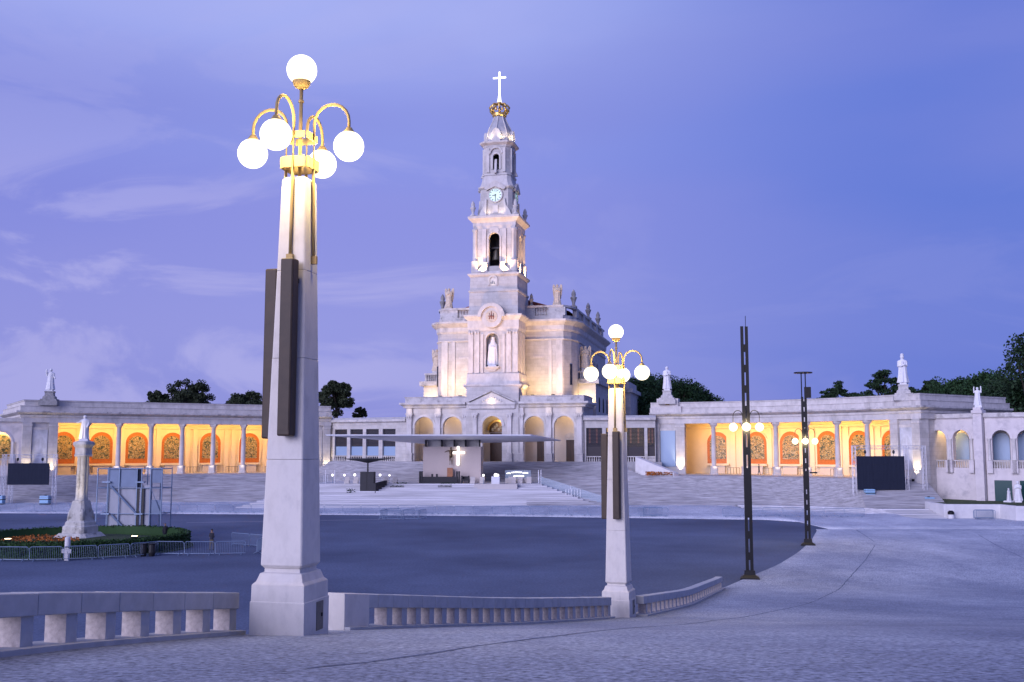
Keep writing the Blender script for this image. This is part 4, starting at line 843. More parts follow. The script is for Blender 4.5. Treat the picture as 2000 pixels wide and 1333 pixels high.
def urn(parent, x, y, z, h, m='grey_stone'):
    return P(MB().lathe([(.20 * h, 0 + z), (.20 * h, z + .06 * h), (.09 * h, z + .14 * h), (.08 * h, z + .24 * h), (.13 * h, z + .40 * h), (.17 * h, z + .50 * h), (.19 * h, z + .56 * h), (.10 * h, z + .62 * h), (.13 * h, z + .72 * h), (.11 * h, z + .84 * h), (.02 * h, z + h)], 12, (x, y)), 'urn', m, parent, True)
for sx in (-1, 1):
    for sy in (-1, 1): urn(ch, sx * 3.75, 4.35 + sy * 3.75, 41.7, 2.7, 'marble_trim')
# clock stage
ck = P(MB().squares([(2.9, 41.75), (2.82, 46.6)], ch=.22, c=TC), 'clock_stage', 'marble')
P(MB().squares([(2.85, 46.55), (3.15, 46.8), (3.2, 47.0), (2.85, 47.1)], ch=.22, c=TC), 'clock_cornice', 'marble_trim')
for k in range(4):
    Tm = Matrix.Translation((0, 4.35, 0)) @ Matrix.Rotation(k * math.pi / 2, 4, 'Z')
    def bb(): m = MB(); m.T = Tm; return m
    P(bb().plate([(-1.9, 46.6), (-1.2, 47.3), (0, 48.0), (1.2, 47.3), (1.9, 46.6), (1.5, 46.3), (0, 46.9), (-1.5, 46.3)], -3.35, -2.8), 'clock_pediment', 'marble_trim', ck)
    dial = P(bb().plate([(1.12 * math.cos(2 * math.pi * j / 32), 45.45 + 1.12 * math.sin(2 * math.pi * j / 32)) for j in range(32)], -2.98, -2.8), 'clock_dial', 'clock_dial', ck)
    rg = bb()
    ro = [[(r * math.cos(2 * math.pi * j / 32), y, 45.45 + r * math.sin(2 * math.pi * j / 32)) for j in range(32)] for r, y in ((1.12, -2.95), (1.12, -3.1), (1.30, -3.1), (1.30, -2.85))]
    rg.loft(ro, cap=False); P(rg, 'dial_rim', 'marble_trim', ck)
    if k in (0, 1):
        for j in range(1, 12):
            a = math.pi / 2 - j * math.pi / 6; c, s_ = math.cos(a), math.sin(a); m = bb()
            m.plate([(c * .78 - s_ * .055, 45.45 + s_ * .78 + c * .055), (c * .78 + s_ * .055, 45.45 + s_ * .78 - c * .055), (c * 1.04 + s_ * .055, 45.45 + s_ * 1.04 - c * .055), (c * 1.04 - s_ * .055, 45.45 + s_ * 1.04 + c * .055)], -3.01, -2.975); P(m, 'hour_mark', 'dark_metal', ck)
        for L_, w, a in ((.95, .05, math.radians(-88)), (.6, .07, math.radians(193))):
            c, s_ = math.cos(a), math.sin(a); m = bb(); m.plate([(-s_ * w - c * .15, 45.45 + c * w - s_ * .15), (s_ * w - c * .15, 45.45 - c * w - s_ * .15), (c * L_ + s_ * w * .5, 45.45 + s_ * L_ - c * w * .5), (c * L_ - s_ * w * .5, 45.45 + s_ * L_ + c * w * .5)], -3.06, -3.02); P(m, 'clock_hand', 'dark_metal', ck)
        cu = bpy.data.curves.new('numeral', 'FONT'); cu.body = '12'; cu.size = .52; cu.align_x = 'CENTER'; cu.extrude = .015
        to = bpy.data.objects.new('numeral', cu); COL.objects.link(to); dg = bpy.context.evaluated_depsgraph_get(); me = bpy.data.meshes.new_from_object(to.evaluated_get(dg)); bpy.data.objects.remove(to)
        me.materials.clear(); me.materials.append(MAT['dark_metal']); no = bpy.data.objects.new('numeral', me); COL.objects.link(no); no.parent = ck
        no.matrix_local = Tm @ Matrix.Translation((0, -2.995, 46.08)) @ Matrix.Rotation(math.pi / 2, 4, 'X')
    P(bb().box(-.5, .5, -3.0, -2.8, 42.3, 43.7), 'tablet', 'marble_trim', ck)
    for s in (-1, 1): P(bb().plate([(s * 1.55, 41.8), (s * 2.9, 41.8), (s * 2.5, 42.8), (s * 1.9, 43.6), (s * 1.7, 44.8), (s * 1.5, 44.8)], -3.2, -2.8), 'scroll', 'marble_trim', ck)
P(MB().squares([(3.0, 47.05), (2.75, 47.6), (2.58, 48.3), (2.5, 49.0), (2.62, 49.1), (2.62, 49.35)], ch=.24, c=TC), 'lantern_foot', 'marble_trim')
ln = MB()
for k in range(4):
    ln.T = Matrix.Translation((0, 4.35, 0)) @ Matrix.Rotation(k * math.pi / 2, 4, 'Z')
    ln.arch_wall(-1.7, 1.7, 49.3, 54.3, -2.4, -2.0, [(0, .56, 50.1, 52.3)])
    ln.prism([(1.7, -2.4), (2.4, -1.7), (2.0, -1.7), (1.7, -2.0)], 49.3, 54.3)
lan = P(ln, 'lantern', 'marble')
for k in range(4):
    Tm = Matrix.Translation((0, 4.35, 0)) @ Matrix.Rotation(k * math.pi / 2, 4, 'Z')
    def bb(): m = MB(); m.T = Tm; return m
    P(bb().arch_band(0, 52.3, .56, .85, -2.55, -2.38, legs=2.2), 'opening_frame', 'marble_trim', lan)
    P(bb().arch_band(0, 52.9, .95, 1.2, -2.7, -2.4, legs=0), 'hood', 'marble_trim', lan)
    for s in (-1, 1):
        P(bb().box(s * 1.42 - .25, s * 1.42 + .25, -2.6, -2.38, 49.6, 53.9), 'pilaster', 'marble_trim', lan)
    P(bb().plate([(2.5, 49.3), (3.3, 49.3), (2.95, 50.2), (2.75, 51.6), (2.5, 51.9)], -.2, .2), 'buttress_scroll', 'marble_trim', lan)
P(MB().lathe([(.42, 50.7), (.36, 51.0), (.22, 51.6), (.05, 51.75)], 16, TC), 'lantern_bell', 'bell_bronze', lan, True)
P(MB().squares([(1.1, 49.3), (1.1, 54.3)], c=(0, 5.6)), 'lantern_frame', 'black_wood', lan)
P(MB().squares([(2.45, 54.1), (2.55, 54.4), (3.0, 54.75), (3.05, 55.0), (2.5, 55.1)], ch=.28, c=TC), 'lantern_cornice', 'marble_trim')
dm = P(MB().lathe([(2.45, 55.05), (2.45, 56.2), (2.3, 57.0), (1.95, 57.9), (1.55, 58.7), (1.2, 59.4), (1.0, 60.0), (1.05, 60.2)], 8, TC), 'dome', 'lead')
for k in range(8):
    a = 2 * math.pi * k / 8; P(MB().tube([(r * math.cos(a), 4.35 + r * math.sin(a), z) for r, z in ((2.5, 55.1), (2.5, 56.2), (2.34, 57.0), (1.99, 57.9), (1.58, 58.7), (1.23, 59.4), (1.04, 60.0))], .09, 6), 'dome_rib', 'marble_trim', dm)
for k in range(4):
    Tm = Matrix.Translation((0, 4.35, 0)) @ Matrix.Rotation(k * math.pi / 2, 4, 'Z'); m = MB(); m.T = Tm
    P(m.plate([(-.75, 55.1), (.75, 55.1), (.85, 56.6), (.5, 57.2), (0, 57.5), (-.5, 57.2), (-.85, 56.6)], -2.6, -2.0), 'lucarne', 'marble_trim', dm)
cr = P(MB().lathe([(1.1, 60.1), (1.25, 60.25), (1.25, 60.65), (1.1, 60.75)], 24, TC), 'crown_band', 'gilt')
for k in range(8):
    a = 2 * math.pi * k / 8 + .2; P(MB().tube([(r * math.cos(a), 4.35 + r * math.sin(a), z) for r, z in ((1.2, 60.6), (1.6, 61.2), (1.72, 61.8), (1.35, 62.3), (.7, 62.45), (.15, 62.6))], [.17, .19, .2, .16, .13, .12], 6), 'crown_arch', 'gilt', cr, True)
    P(MB().sphere((1.45 * math.cos(a + .39), 4.35 + 1.45 * math.sin(a + .39), 61.25), .22, 8, 6, (1, 1, 1.5)), 'crown_leaf', 'gilt', cr, True)
P(MB().sphere((0, 4.35, 62.75), .36, 12, 8), 'crown_orb', 'gilt', cr, True)
cx_ = P(MB().box(-.11, .11, 4.24, 4.46, 63.0, 68.4), 'cross', 'cross_light'); P(MB().box(-1.15, 1.15, 4.235, 4.465, 67.2, 67.43), 'cross_arm', 'cross_light', cx_)
P(MB().squares([(.34, 62.9), (.24, 63.3), (.18, 64.0)], c=TC), 'cross_foot', 'cross_light', cx_)
# nave
fp = [(-10.9, 6), (10.9, 6), (12.0, 7.6), (12.6, 10), (12.6, 46), (-12.6, 46), (-12.6, 10), (-12.0, 7.6)]
nv = P(MB().prism(fp, 0, 22.9), 'nave_wall', 'marble')
ring = [(-12.6, 46), (-12.6, 10), (-12.0, 7.6), (-10.9, 6), (10.9, 6), (12.0, 7.6), (12.6, 10), (12.6, 46)]
P(MB().sweep(ring, [(.05, 22.2), (.25, 22.5), (.3, 23.2), (.8, 23.6), (1.15, 23.9), (1.15, 24.2), (-.5, 24.3), (-.5, 22.2)]), 'nave_cornice', 'marble_trim')
P(MB().sweep(ring, [(.12, 20.7), (.2, 20.8), (.2, 20.95), (-.3, 21.0), (-.3, 20.7)]), 'string_course', 'marble_trim')
P(MB().sweep(ring, [(-.2, 24.3), (-.2, 25.0), (-.9, 25.0), (-.9, 24.3)]), 'parapet_base', 'cornice_stone')
P(MB().sweep(ring, [(-.1, 26.4), (-.1, 26.75), (-1.0, 26.75), (-1.0, 26.4)]), 'parapet_rail', 'cornice_stone')
def pblock(x0, x1, y0, y1, z1=26.4): P(MB().box(x0, x1, y0, y1, 25.0, z1), 'parapet_block', 'cornice_stone')
for s in (-1, 1):
    pblock(*sorted((s * 11.2, s * 8.0)), 6.2, 7.6); pblock(*sorted((s * 5.9, s * 4.2)), 6.3, 6.9)
    bw = MB()
    for k in range(7): P(MB().lathe([(.10, 25.0), (.15, 25.4), (.08, 26.0), (.12, 26.4)], 8, (s * (6.1 + .28 * k), 6.55)), 'baluster', 'marble_trim')
    for y0 in (10.4, 18, 26, 34, 42): pblock(*sorted((s * 12.5, s * 11.8)), y0, y0 + 2.2)
    for y0 in (12.7, 20.3, 28.3, 36.3):
        for k in range(14): P(MB().box(s * 12.1 - .12, s * 12.1 + .12, y0 + .38 * k, y0 + .38 * k + .2, 25.0, 26.4), 'baluster', 'cornice_stone')
    for cx, w in ((10.2, .55), (8.6, .28)): P(MB().box(s * cx - w, s * cx + w, 5.85, 6.02, 10, 20.7), 'pilaster', 'marble_trim', nv)
    pan = P(MB().box(s * 6.6 - 1.05, s * 6.6 + 1.05, 5.9, 6.02, 17.6, 18.0), 'wall_band', 'marble_trim', nv)
    # chamfer window
    m = MB(); m.T = Matrix.Translation((s * 11.95, 7.45, 0)) @ Matrix.Rotation(s * R(60), 4, 'Z'); m.box(-.22, .22, -.12, .2, 13.0, 16.6); P(m, 'slit_window', 'dark_glass', nv)
    for i, yy in enumerate((13, 17, 21, 25, 29, 33)):
        m = MB(); m.T = Matrix.Translation((s * 12.6, yy, 0)) @ Matrix.Rotation(s * R(90), 4, 'Z')
        w = P(m.plate(arch_plate(.75, 15.4, 18.0, 0, 0), -.05, .3), 'side_window', 'dark_glass', nv)
        m = MB(); m.T = Matrix.Translation((s * 12.6, yy, 0)) @ Matrix.Rotation(s * R(90), 4, 'Z'); P(m.arch_band(0, 18.0, .75, 1.1, -.18, .05, legs=2.7), 'window_frame', 'marble_trim', nv)
    # aisle
    P(MB().box(*sorted((s * 12.55, s * 15.7)), 11, 40, 0, 13.4), 'aisle_wall', 'marble')
    P(MB().box(*sorted((s * 12.4, s * 16.3)), 10.4, 40.4, 13.4, 14.2), 'aisle_cornice', 'cornice_stone')
    P(MB().box(*sorted((s * 12.5, s * 15.6)), 11.1, 11.5, 15.4, 15.7), 'aisle_rail', 'cornice_stone')
    for k in range(7): P(MB().lathe([(.10, 14.2), (.15, 14.6), (.08, 15.1), (.12, 15.4)], 8, (s * (13.0 + .38 * k), 11.3)), 'baluster', 'cornice_stone')
    P(MB().box(*sorted((s * 15.35, s * 15.65)), 11.5, 40, 14.2, 15.6), 'aisle_parapet', 'cornice_stone')
    for yy in (15, 20, 25): 
        m = MB(); m.T = Matrix.Translation((s * 15.7, yy, 0)) @ Matrix.Rotation(s * R(90), 4, 'Z'); P(m.plate(arch_plate(.6, 8.6, 10.6, 0, 0), -.05, .3), 'aisle_window', 'dark_glass')
    urn(ch, s * 12.0, 13.5 - 3.2, 26.75, 3.2); urn(ch, s * 12.0, 27.0, 26.75, 3.2); urn(ch, s * 12.0, 40.0, 26.75, 3.2); urn(ch, s * 5.2, 6.6, 26.75, 2.2)
P(MB().box(-18, 18, 44, 60, 0, 13.6), 'sacristy_wall', 'marble'); P(MB().box(-18.5, 18.5, 43.5, 60.5, 13.6, 14.4), 'sacristy_cornice', 'cornice_stone'); P(MB().box(-17.6, 17.6, 44.4, 59.6, 14.4, 15.9), 'sacristy_parapet', 'cornice_stone')
P(MB().plate([(-11.4, 26.0), (11.4, 26.0), (0, 29.4)], 9.0, 45), 'nave_roof', 'roof_tile')
# floodlights standing on the porch roof and ledges
for s in (-1, 1):
    for cx, pw in ((6.3, 400), (9.8, 170)):
        P(MB().box(s * cx - .3, s * cx + .3, 2.05, 2.35, 9.6, 11.15), 'floodlight', 'dark_metal')
        lamp('AREA', 'wall_floodlight', ch, (s * cx, 2.2, 11.2), (s * cx, 5.9, 17.0), pw, (1, .66, .28), .5, .3)
    lamp('AREA', 'aisle_floodlight', ch, (s * 14.0, 9.5, 9.8), (s * 14.0, 11, 12.5), 300, (1, .68, .30), .4, .3)
    for k in range(4):
        a = k * math.pi / 2; q = Matrix.Rotation(a, 4, 'Z') @ Vector((s * 1.9, -4.6, 0)); q2 = Matrix.Rotation(a, 4, 'Z') @ Vector((s * 2.2, -3.6, 0))
        if k < 2: lamp('SPOT', 'belfry_floodlight', ch, (q.x, 4.35 + q.y, 31.9), (q2.x, 4.35 + q2.y, 36.4), 1900, (1, .60, .30), .15, spot=120)
for k in range(2):
    a = k * math.pi / 2
    for r0, z0, r1, z1, pw in ((3.9, 41.85, 2.9, 43.6, 110), (3.05, 55.2, 2.3, 56.8, 300)):
        for e in (-1, 1):
            q = Matrix.Rotation(a, 4, 'Z') @ Vector((e * 1.3, -r0, 0)); q2 = Matrix.Rotation(a, 4, 'Z') @ Vector((e * 1.0, -r1, 0)); lamp('SPOT', 'ledge_floodlight', ch, (q.x, 4.35 + q.y, z0), (q2.x, 4.35 + q2.y, z1), pw, (1, .78, .5), .1, spot=100)
for s in (-1, 1):
    lamp('SPOT', 'nave_floodlight', ch, (s * 13.6, .2, 11.1), (s * 7.5, 6.0, 18.5), 2600, (1, .62, .30), .3, spot=100, blend=.8)
lamp('SPOT', 'niche_light', ch, (-.15, .35, 15.9), (-.15, 1.2, 18.5), 90, (1, .8, .5), .1, spot=110)
lamp('POINT', 'pediment_light', ch, (0, -1.5, 9.95), None, 50, (1, .75, .4), .15)
for cx in (-14.5, -9.5, 9.5, 14.5, -7, 7, -12, 12): lamp('POINT', 'porch_cornice_light', ch, (cx, -1.0, 8.5), None, 16, (1, .75, .45), .25)
for x, lb in ((-9.8, 'gilded looking stone angel on the church roof beside the dark urn, lit from below'), (9.7, 'pale stone angel on the church roof corner by the side balustrade')):
    p = chp(x, 6.9); figure('angel_statue', lb, 'statue', (p[0], p[1], CH_O.z + 26.74), 3.5, 'statue_warm', CH_R, None, (.7, .25), wings=True, arms=PRAY, seed=int(20 + x))
p = chp(-.15, .65); figure('madonna_statue', 'white statue of a veiled lady in the tower niche', 'statue', (p[0], p[1], CH_O.z + 15.76), 4.55, 'statue_white', CH_R, None, (.7, .3), veil=True, arms=PRAY, crown=True, seed=9)
for s, lb in ((-1, 'weathered stone angel on the aisle roof beside the church, over the window gallery'), (1, 'weathered stone angel on the aisle roof beside the nave side windows')):
    p = chp(s * 13.7, 12.3); q = MB().squares([(.75, 14.1), (.75, 15.6), (.6, 15.7), (.6, 16.2)]).build('angel_pedestal', 'cornice_stone', None, loc=(p[0], p[1], CH_O.z), rz=CH_R); tag(q, ('square pedestal under the angel over the window gallery', 'square pedestal under the angel beside the nave side windows')[s > 0], 'pedestal')
    figure('angel_statue', lb, 'statue', (p[0], p[1], CH_O.z + 16.18), 4.0, 'statue_warm', CH_R, None, None, wings=True, arms=PRAY, seed=31 + s)

# ------------------------------------------------------------------ open-air altar on the podium
cv = MB(); top = [(-26.9, 148, 10.42), (2.8, 148, 10.42), (7.8, 163, 9.75), (-14.5, 163, 9.55)]
cv.loft([[(-26.7, 148.1, 10.24), (2.7, 148.1, 10.24), (7.6, 163, 9.60), (-13.0, 162.8, 9.05)], [(x, y, z) for x, y, z in top]])
can = thing('altar_canopy', 'wide thin white roof over the open-air altar', 'canopy'); cv.build('roof_slab', 'canopy_white', can)
for x in (-13.0, -10.6, -8.7, -7.0, -4.9): MB().box(x - .11, x + .11, 154.8, 156.4, 8.52, 9.95).build('support', 'black_wood', can)
MB().box(-12.8, -5.1, 155.9, 156.1, 8.52, 9.6).build('clerestory_glass', 'statue_white', can)
for x, y, z in ((-11.0, 161.2, 9.75), (5.2, 161.4, 9.8)):  # added spots to warm the church front; their boxes on the canopy are invented
    MB().box(x - .35, x + .35, y - .25, y + .25, z - .12, z + .32).build('floodlight', 'dark_metal', can)
    lamp('SPOT', 'facade_fill_spot', can, (x, y, z + .45), (-2.2, 175.2, 47.0), 17000, (1, .60, .30), .4, spot=62, blend=.8)
aw = thing('altar_wall', 'plain beige wall behind the open-air altar carrying the lit cross', 'wall', (-9.0, 154.2, 3.29), R(-4)); MB().box(-4.35, 4.35, 0, 3.6, 0, 5.3).build('wall_block', 'altar_plaster', aw); MB().box(-4.4, 4.4, -.05, 3.65, 5.28, 5.38).build('coping', 'altar_plaster', aw)
xc = thing('altar_cross', 'glowing white cross fixed to the beige altar wall', 'cross', (-8.05, 153.9, 5.9), R(-4)); MB().box(-.16, .16, -.12, .12, 0, 2.85).build('upright', 'cross_light', xc); MB().box(-1.1, 1.0, -.13, .11, 1.72, 2.06).build('crossbar', 'cross_light', xc); MB().box(-.1, .1, .1, .5, 1.3, 1.5).build('bracket', 'dark_metal', xc)
def person_mesh(h, arms, stride=.06, m='cloth_dark', nude=False):
    g = MB(); seg = 14
    for s in (-1, 1): g.tube([(s * .055 * h, s * stride * h, .0), (s * .055 * h, s * stride * h, .02 * h), (s * .055 * h, s * stride * .55 * h - .012 * h, .27 * h), (s * .05 * h, 0, .5 * h)], [.03 * h, .026 * h, .036 * h, .055 * h], 10); g.sphere((s * .055 * h, s * stride * h - .035 * h, .015 * h), .028 * h, 8, 6, (.9, 2.0, .7))
    g.loft([[(a * h * math.cos(2 * math.pi * k / seg), b * h * math.sin(2 * math.pi * k / seg), z * h) for k in range(seg)] for z, a, b in ((.46, .08, .06), (.50, .095, .07), (.58, .085, .062), (.68, .098, .066), (.76, .112, .066), (.81, .10, .056), (.835, .045, .042), (.865, .032, .034), (.88, .042, .05), (.92, .050, .06), (.96, .046, .056), (.99, .026, .03), (1.0, .006, .006))])
    for pts in arms:
        g.tube([(x * h, y * h, z * h) for x, y, z in pts], [.034 * h, .028 * h, .022 * h, .018 * h][:len(pts)], 8)
        x, y, z = pts[-1]; 
        for k in range(4): g.tube([(x * h, y * h, z * h), ((x + (k - 1.5) * .008) * h, (y - .012) * h, (z - .04) * h)], [.009 * h, .006 * h], 5)
    return g.mesh('body', m, True)
def person_material(name, trousers, shirt, skin, hair):
    m = mat(name, shirt, .85); N, L = m.node_tree.nodes, m.node_tree.links; t = N.new('ShaderNodeTexCoord'); sp = N.new('ShaderNodeSeparateXYZ'); L.new(t.outputs['Object'], sp.inputs[0])
    r = N.new('ShaderNodeValToRGB'); r.color_ramp.interpolation = 'CONSTANT'; mr = N.new('ShaderNodeMath'); mr.operation = 'MULTIPLY'; mr.inputs[1].default_value = .5; L.new(sp.outputs[2], mr.inputs[0])
    for i, (p, c) in enumerate(((0, (.02, .02, .02)), (.03, trousers), (.43, shirt), (.715, skin), (.81, hair))):
        e = r.color_ramp.elements[i] if i < 2 else r.color_ramp.elements.new(p); e.position = p; e.color = (*c, 1)
    L.new(mr.outputs[0], r.inputs[0]); L.new(r.outputs[0], N['Principled BSDF'].inputs['Base Color'])
person_material('walker_clothes', (.02, .02, .025), (.015, .015, .02), (.3, .18, .12), (.015, .012, .01)); person_material('visitor_clothes', (.12, .10, .07), (.02, .02, .03), (.3, .18, .12), (.02, .015, .01)); person_material('dark_clothes', (.03, .03, .04), (.03, .03, .035), (.3, .18, .12), (.02, .015, .01))
def person(label, loc, h, m, rz, arms, stride=.06, name='person', cat='person', vox=.016, group=None):
    t = thing(name, label, cat, loc, rz, group); o = bpy.data.objects.new('body', person_mesh(h, arms, stride, m)); COL.objects.link(o); o.parent = t
    r = o.modifiers.new('remesh', 'REMESH'); r.mode = 'VOXEL'; r.voxel_size = vox * h; r.use_smooth_shade = True
    return t
ARMS_DOWN = ([(-.105, 0, .79), (-.13, .01, .62), (-.125, -.03, .47)], [(.105, 0, .79), (.13, .01, .62), (.125, -.03, .47)])
ARMS_FRONT = ([(-.105, 0, .79), (-.14, 0, .64), (-.06, -.10, .60)], [(.105, 0, .79), (.14, 0, .64), (.06, -.10, .62)])
ARMS_WIDE = ([(-.105, 0, .79), (-.24, 0, .76), (-.36, 0, .70)], [(.105, 0, .79), (.24, 0, .80), (.36, 0, .83)])
person('bronze crucified figure hung before the glowing altar cross', (-9.1, 153.75, 6.0), 2.65, 'bronze', R(-4), ARMS_WIDE, .01, 'bronze_figure', 'sculpture')
bn = thing('choir_bench', 'long low black bench with tall end posts before the altar wall', 'bench', (-10.6, 152.6, 3.3), R(-3))
MB().box(-2.9, 2.6, 0, .35, 0, .95).build('front_panel', 'black_wood', bn); MB().box(-2.9, 2.6, .35, .9, 0, .5).build('seat', 'black_wood', bn)
for x in (-3.05, -2.75, 2.45, 2.78): MB().box(x - .11, x + .11, -.05, .45, 0, 1.75).build('end_post', 'black_wood', bn)
for x in (-1.25, -.55): MB().box(x - .14, x + .14, .35, .5, .9, 1.35).build('headrest', 'black_wood', bn)
pc = thing('presiding_chair', 'tan leather high chair behind the black altar bench', 'chair', (-9.25, 153.2, 3.3), R(-3)); MB().box(-.42, .42, .3, .45, 1.0, 2.25).build('backrest', 'leather_tan', pc); MB().box(-.42, .42, -.4, .4, .75, 1.0).build('seat', 'leather_tan', pc)
for x in (-.36, .36):
    for y in (-.34, .38): MB().box(x - .05, x + .05, y - .05, y + .05, 0, .75).build('leg', 'black_wood', pc)
sc_ = thing('side_chair', 'small black armchair standing right beside the bench end post'.replace('right ', ''), 'chair', (-6.9, 152.6, 3.3), R(-3)); MB().box(-.55, .55, -.3, .3, .35, .6).build('seat', 'black_wood', sc_)
for x in (-.5, .5): MB().box(x - .1, x + .1, -.3, .3, .0, 1.1).build('armrest', 'black_wood', sc_)
MB().box(-.4, .4, .2, .32, .6, 1.0).build('backrest', 'black_wood', sc_)
# black pulpit with its umbrella roof
pu = thing('pulpit', 'tall black pulpit box under a flat umbrella roof on the pale steps', 'pulpit', (-20.6, 147.6, 2.0), R(-6))
MB().box(-.98, .98, -.6, .6, .0, 3.1).build('box', 'black_wood', pu); MB().box(-.02, .02, -.63, -.6, 0, 3.1).build('seam', 'dark_metal', pu)
MB().tube([(-.1, .3, 3.0), (-.1, .3, 4.75)], .11, 10).build('stem', 'black_wood', pu); MB().squares([(.2, 4.35), (1.3, 4.62), (2.85, 4.92), (2.85, 4.98), (.3, 5.02)], asp=.8, c=(-.1, .3)).build('umbrella_roof', 'black_wood', pu)
MB().loft([[(.98, -.6, 0), (.98, -.6, 1.5), (1.9, 2.6, 1.8), (1.9, 2.6, 1.1)], [(1.3, -.6, 0), (1.3, -.6, 1.5), (2.2, 2.6, 1.8), (2.2, 2.6, 1.1)]]).build('stair_side', 'black_wood', pu)
# planters, seats, altar block, glass rails
for i, (x, y, w) in enumerate(((-16.2, 150.4, 2.0), (-16.6, 149.4, 2.0), (-9.3, 150.4, 2.0), (-9.7, 149.4, 2.0))):
    z = 3.3 - .17 * max(0, math.ceil((151 - y) / .72)); t = thing('planter', ('long dark planter of low green plants ' + ('beside the pulpit side of the podium' if i < 2 else 'before the black choir bench')), 'planter', (x, y, z + .0), R(-2), 'planters on the podium')
    MB().box(-w / 2, w / 2, -.12, .12, 0, .16).build('trough', 'black_plastic', t); g = MB(); rnd = random.Random(i)
    for k in range(70):
        a, b, c_ = rnd.uniform(-w / 2, w / 2), rnd.uniform(-.16, .16), .14 + rnd.random() * .22; e = .07; g.add([(a - e, b, c_), (a, b - e, c_ + .06), (a + e, b, c_), (a, b + e, c_ - .02)], [(0, 1, 2, 3)])
    stuff(g.build('foliage', 'leaf_potted', t))
fb = thing('potted_plant', 'small dark green plant pot on the pale steps beside the pulpit', 'plant', (-23.0, 147.0, 1.95)); MB().lathe([(.16, 0), (.2, .25), (.2, .28)], 12).build('pot', 'black_plastic', fb); g = MB(); rnd = random.Random(5)
for k in range(90):
    v = Vector((rnd.gauss(0, .28), rnd.gauss(0, .25), .45 + rnd.gauss(0, .16))); e = .09; g.add([tuple(v + Vector(q)) for q in ((-e, 0, 0), (0, -e, .05), (e, 0, 0), (0, e, -.05))], [(0, 1, 2, 3)])
stuff(g.build('foliage', 'leaf_potted', fb))
ab = thing('altar_block', 'pale stone block standing out of the podium steps, small seats behind it', 'altar', (-2.3, 149.2, 2.1), R(-3)); MB().box(-3.1, 3.1, -.9, .9, -.2, 1.22).build('block', 'seat_stone', ab); bevel(MB().box(-.65, .55, -.5, .4, 1.2, 2.3).build('altar_table', 'statue_white', ab), .05)
seat = thing('stone_stool', 'small cream stone stool on the podium beside the black pulpit', 'stool', (0, 0, 0)); MB().box(-.35, .35, -.3, .3, 0, .45).build('seat_block', 'seat_stone', seat); MB().box(-.35, .35, .18, .3, .45, .95).build('backrest', 'seat_stone', seat)
first = True
for x, y, lb in [(-24.3, 152, 0), (-23.0, 152, 0), (-18.6, 152, 0), (-17.2, 152, 0), (-4.4, 152, 1), (-.2, 152.3, 1), (1.2, 152.3, 1), (2.5, 152.3, 1), (.2, 151.5, 1), (-5.8, 152, 1)]:
    L_ = ('small cream stone stool on the podium beside the black pulpit', 'small cream stone stool on the podium behind the pale altar block')[lb]; G_ = ('stools by the pulpit', 'stools by the altar block')[lb]
    if first: seat.location = (x, y, 3.3); seat['label'] = L_; seat['group'] = G_; first = False
    else: clone(seat, (x, y, 3.3), R(-3), L_, G_)
def lantern(x, y, z, s, label, group):
    t = thing('lantern_light', label, 'lamp', (x, y, z), 0, group); MB().lathe([(.10, 0), (.10, .05), (.03, .08), (.03, 1.0)], 8).build('stand', 'galvanised', t); MB().sphere((0, 0, 1.0 + s), s, 10, 8).build('bulb', 'cross_light', t)
for x, y, s in ((-26.6, 153, .18), (-24.9, 153.4, .16), (-23.4, 153.6, .2), (-19.6, 153.4, .18), (-18.2, 153.4, .14)): lantern(x, y, 3.3, s, 'small white light on a thin stand behind the black pulpit', 'small lights by the pulpit')
for x, y, s in ((-2.4, 150.8, .25), (-2.1, 151.9, .2), (-4.2, 151.6, .18)): lantern(x, y, 3.3, s, 'small bright white light at the pale altar block', 'small lights by the altar block')
gp = thing('glass_case', 'long glass case of glowing white lights behind the altar block seats', 'display case', (.9, 153.4, 3.3), R(-3)); MB().box(-1.9, 1.9, -.3, .3, 0, .7).build('case_base', 'seat_stone', gp); MB().box(-1.9, 1.9, -.3, .3, .7, 1.9).build('case_glass', 'rail_glass', gp)
for x0, x1, z in ((-1.7, -1.1, 1.4), (-1.0, .6, 1.55), (-.7, .9, 1.0), (.7, 1.5, 1.45)): MB().tube([(x0, 0, z), ((x0 + x1) / 2, 0, z + .06), (x1, 0, z + .02)], .09, 6).build('light_tube', 'cross_light', gp)
def glass_rail(pts, label):
    t = thing('glass_railing', label, 'railing')
    for a, b in zip(pts, pts[1:]):
        n = 2; 
        for k in range(n):
            p, q = [tuple(lerp(a[i], b[i], (k + e) / n) for i in range(3)) for e in (0, 1)]
            MB().loft([[(p[0], p[1] - .01, p[2]), (p[0], p[1] + .01, p[2]), (p[0], p[1] + .01, p[2] + 1.15), (p[0], p[1] - .01, p[2] + 1.15)], [(q[0], q[1] - .01, q[2]), (q[0], q[1] + .01, q[2]), (q[0], q[1] + .01, q[2] + 1.15), (q[0], q[1] - .01, q[2] + 1.15)]]).build('glass_panel', 'rail_glass', t)
            MB().box(p[0] - .03, p[0] + .03, p[1] - .03, p[1] + .03, p[2] - .1, p[2] + 1.2).build('rail_post', 'truss_alu', t)
glass_rail([(4.0, 158, 3.2), (4.2, 151.4, 3.2), (12.4, 141.5, .8)], 'sloping glass railing down the podium steps beside the farther lamp pillar'); glass_rail([(-28.2, 158, 3.2), (-28.2, 151.6, 3.2)], 'glass railing at the edge of the podium near the pulpit')
for x, y in ((3.9, 151.6), (4.3, 153.0), (-27.4, 151.8), (-26.2, 152.6)):
    tag(MB().tube([(0, 0, 0), (0, 0, 2.0)], .05, 8).build('flag_post', 'truss_alu', None, loc=(x, y, 3.28)), 'thin white metal post ' + ('at the glass railing corner by the altar block' if x > 0 else 'on the podium behind the pulpit'), 'post', 'posts on the podium edge')
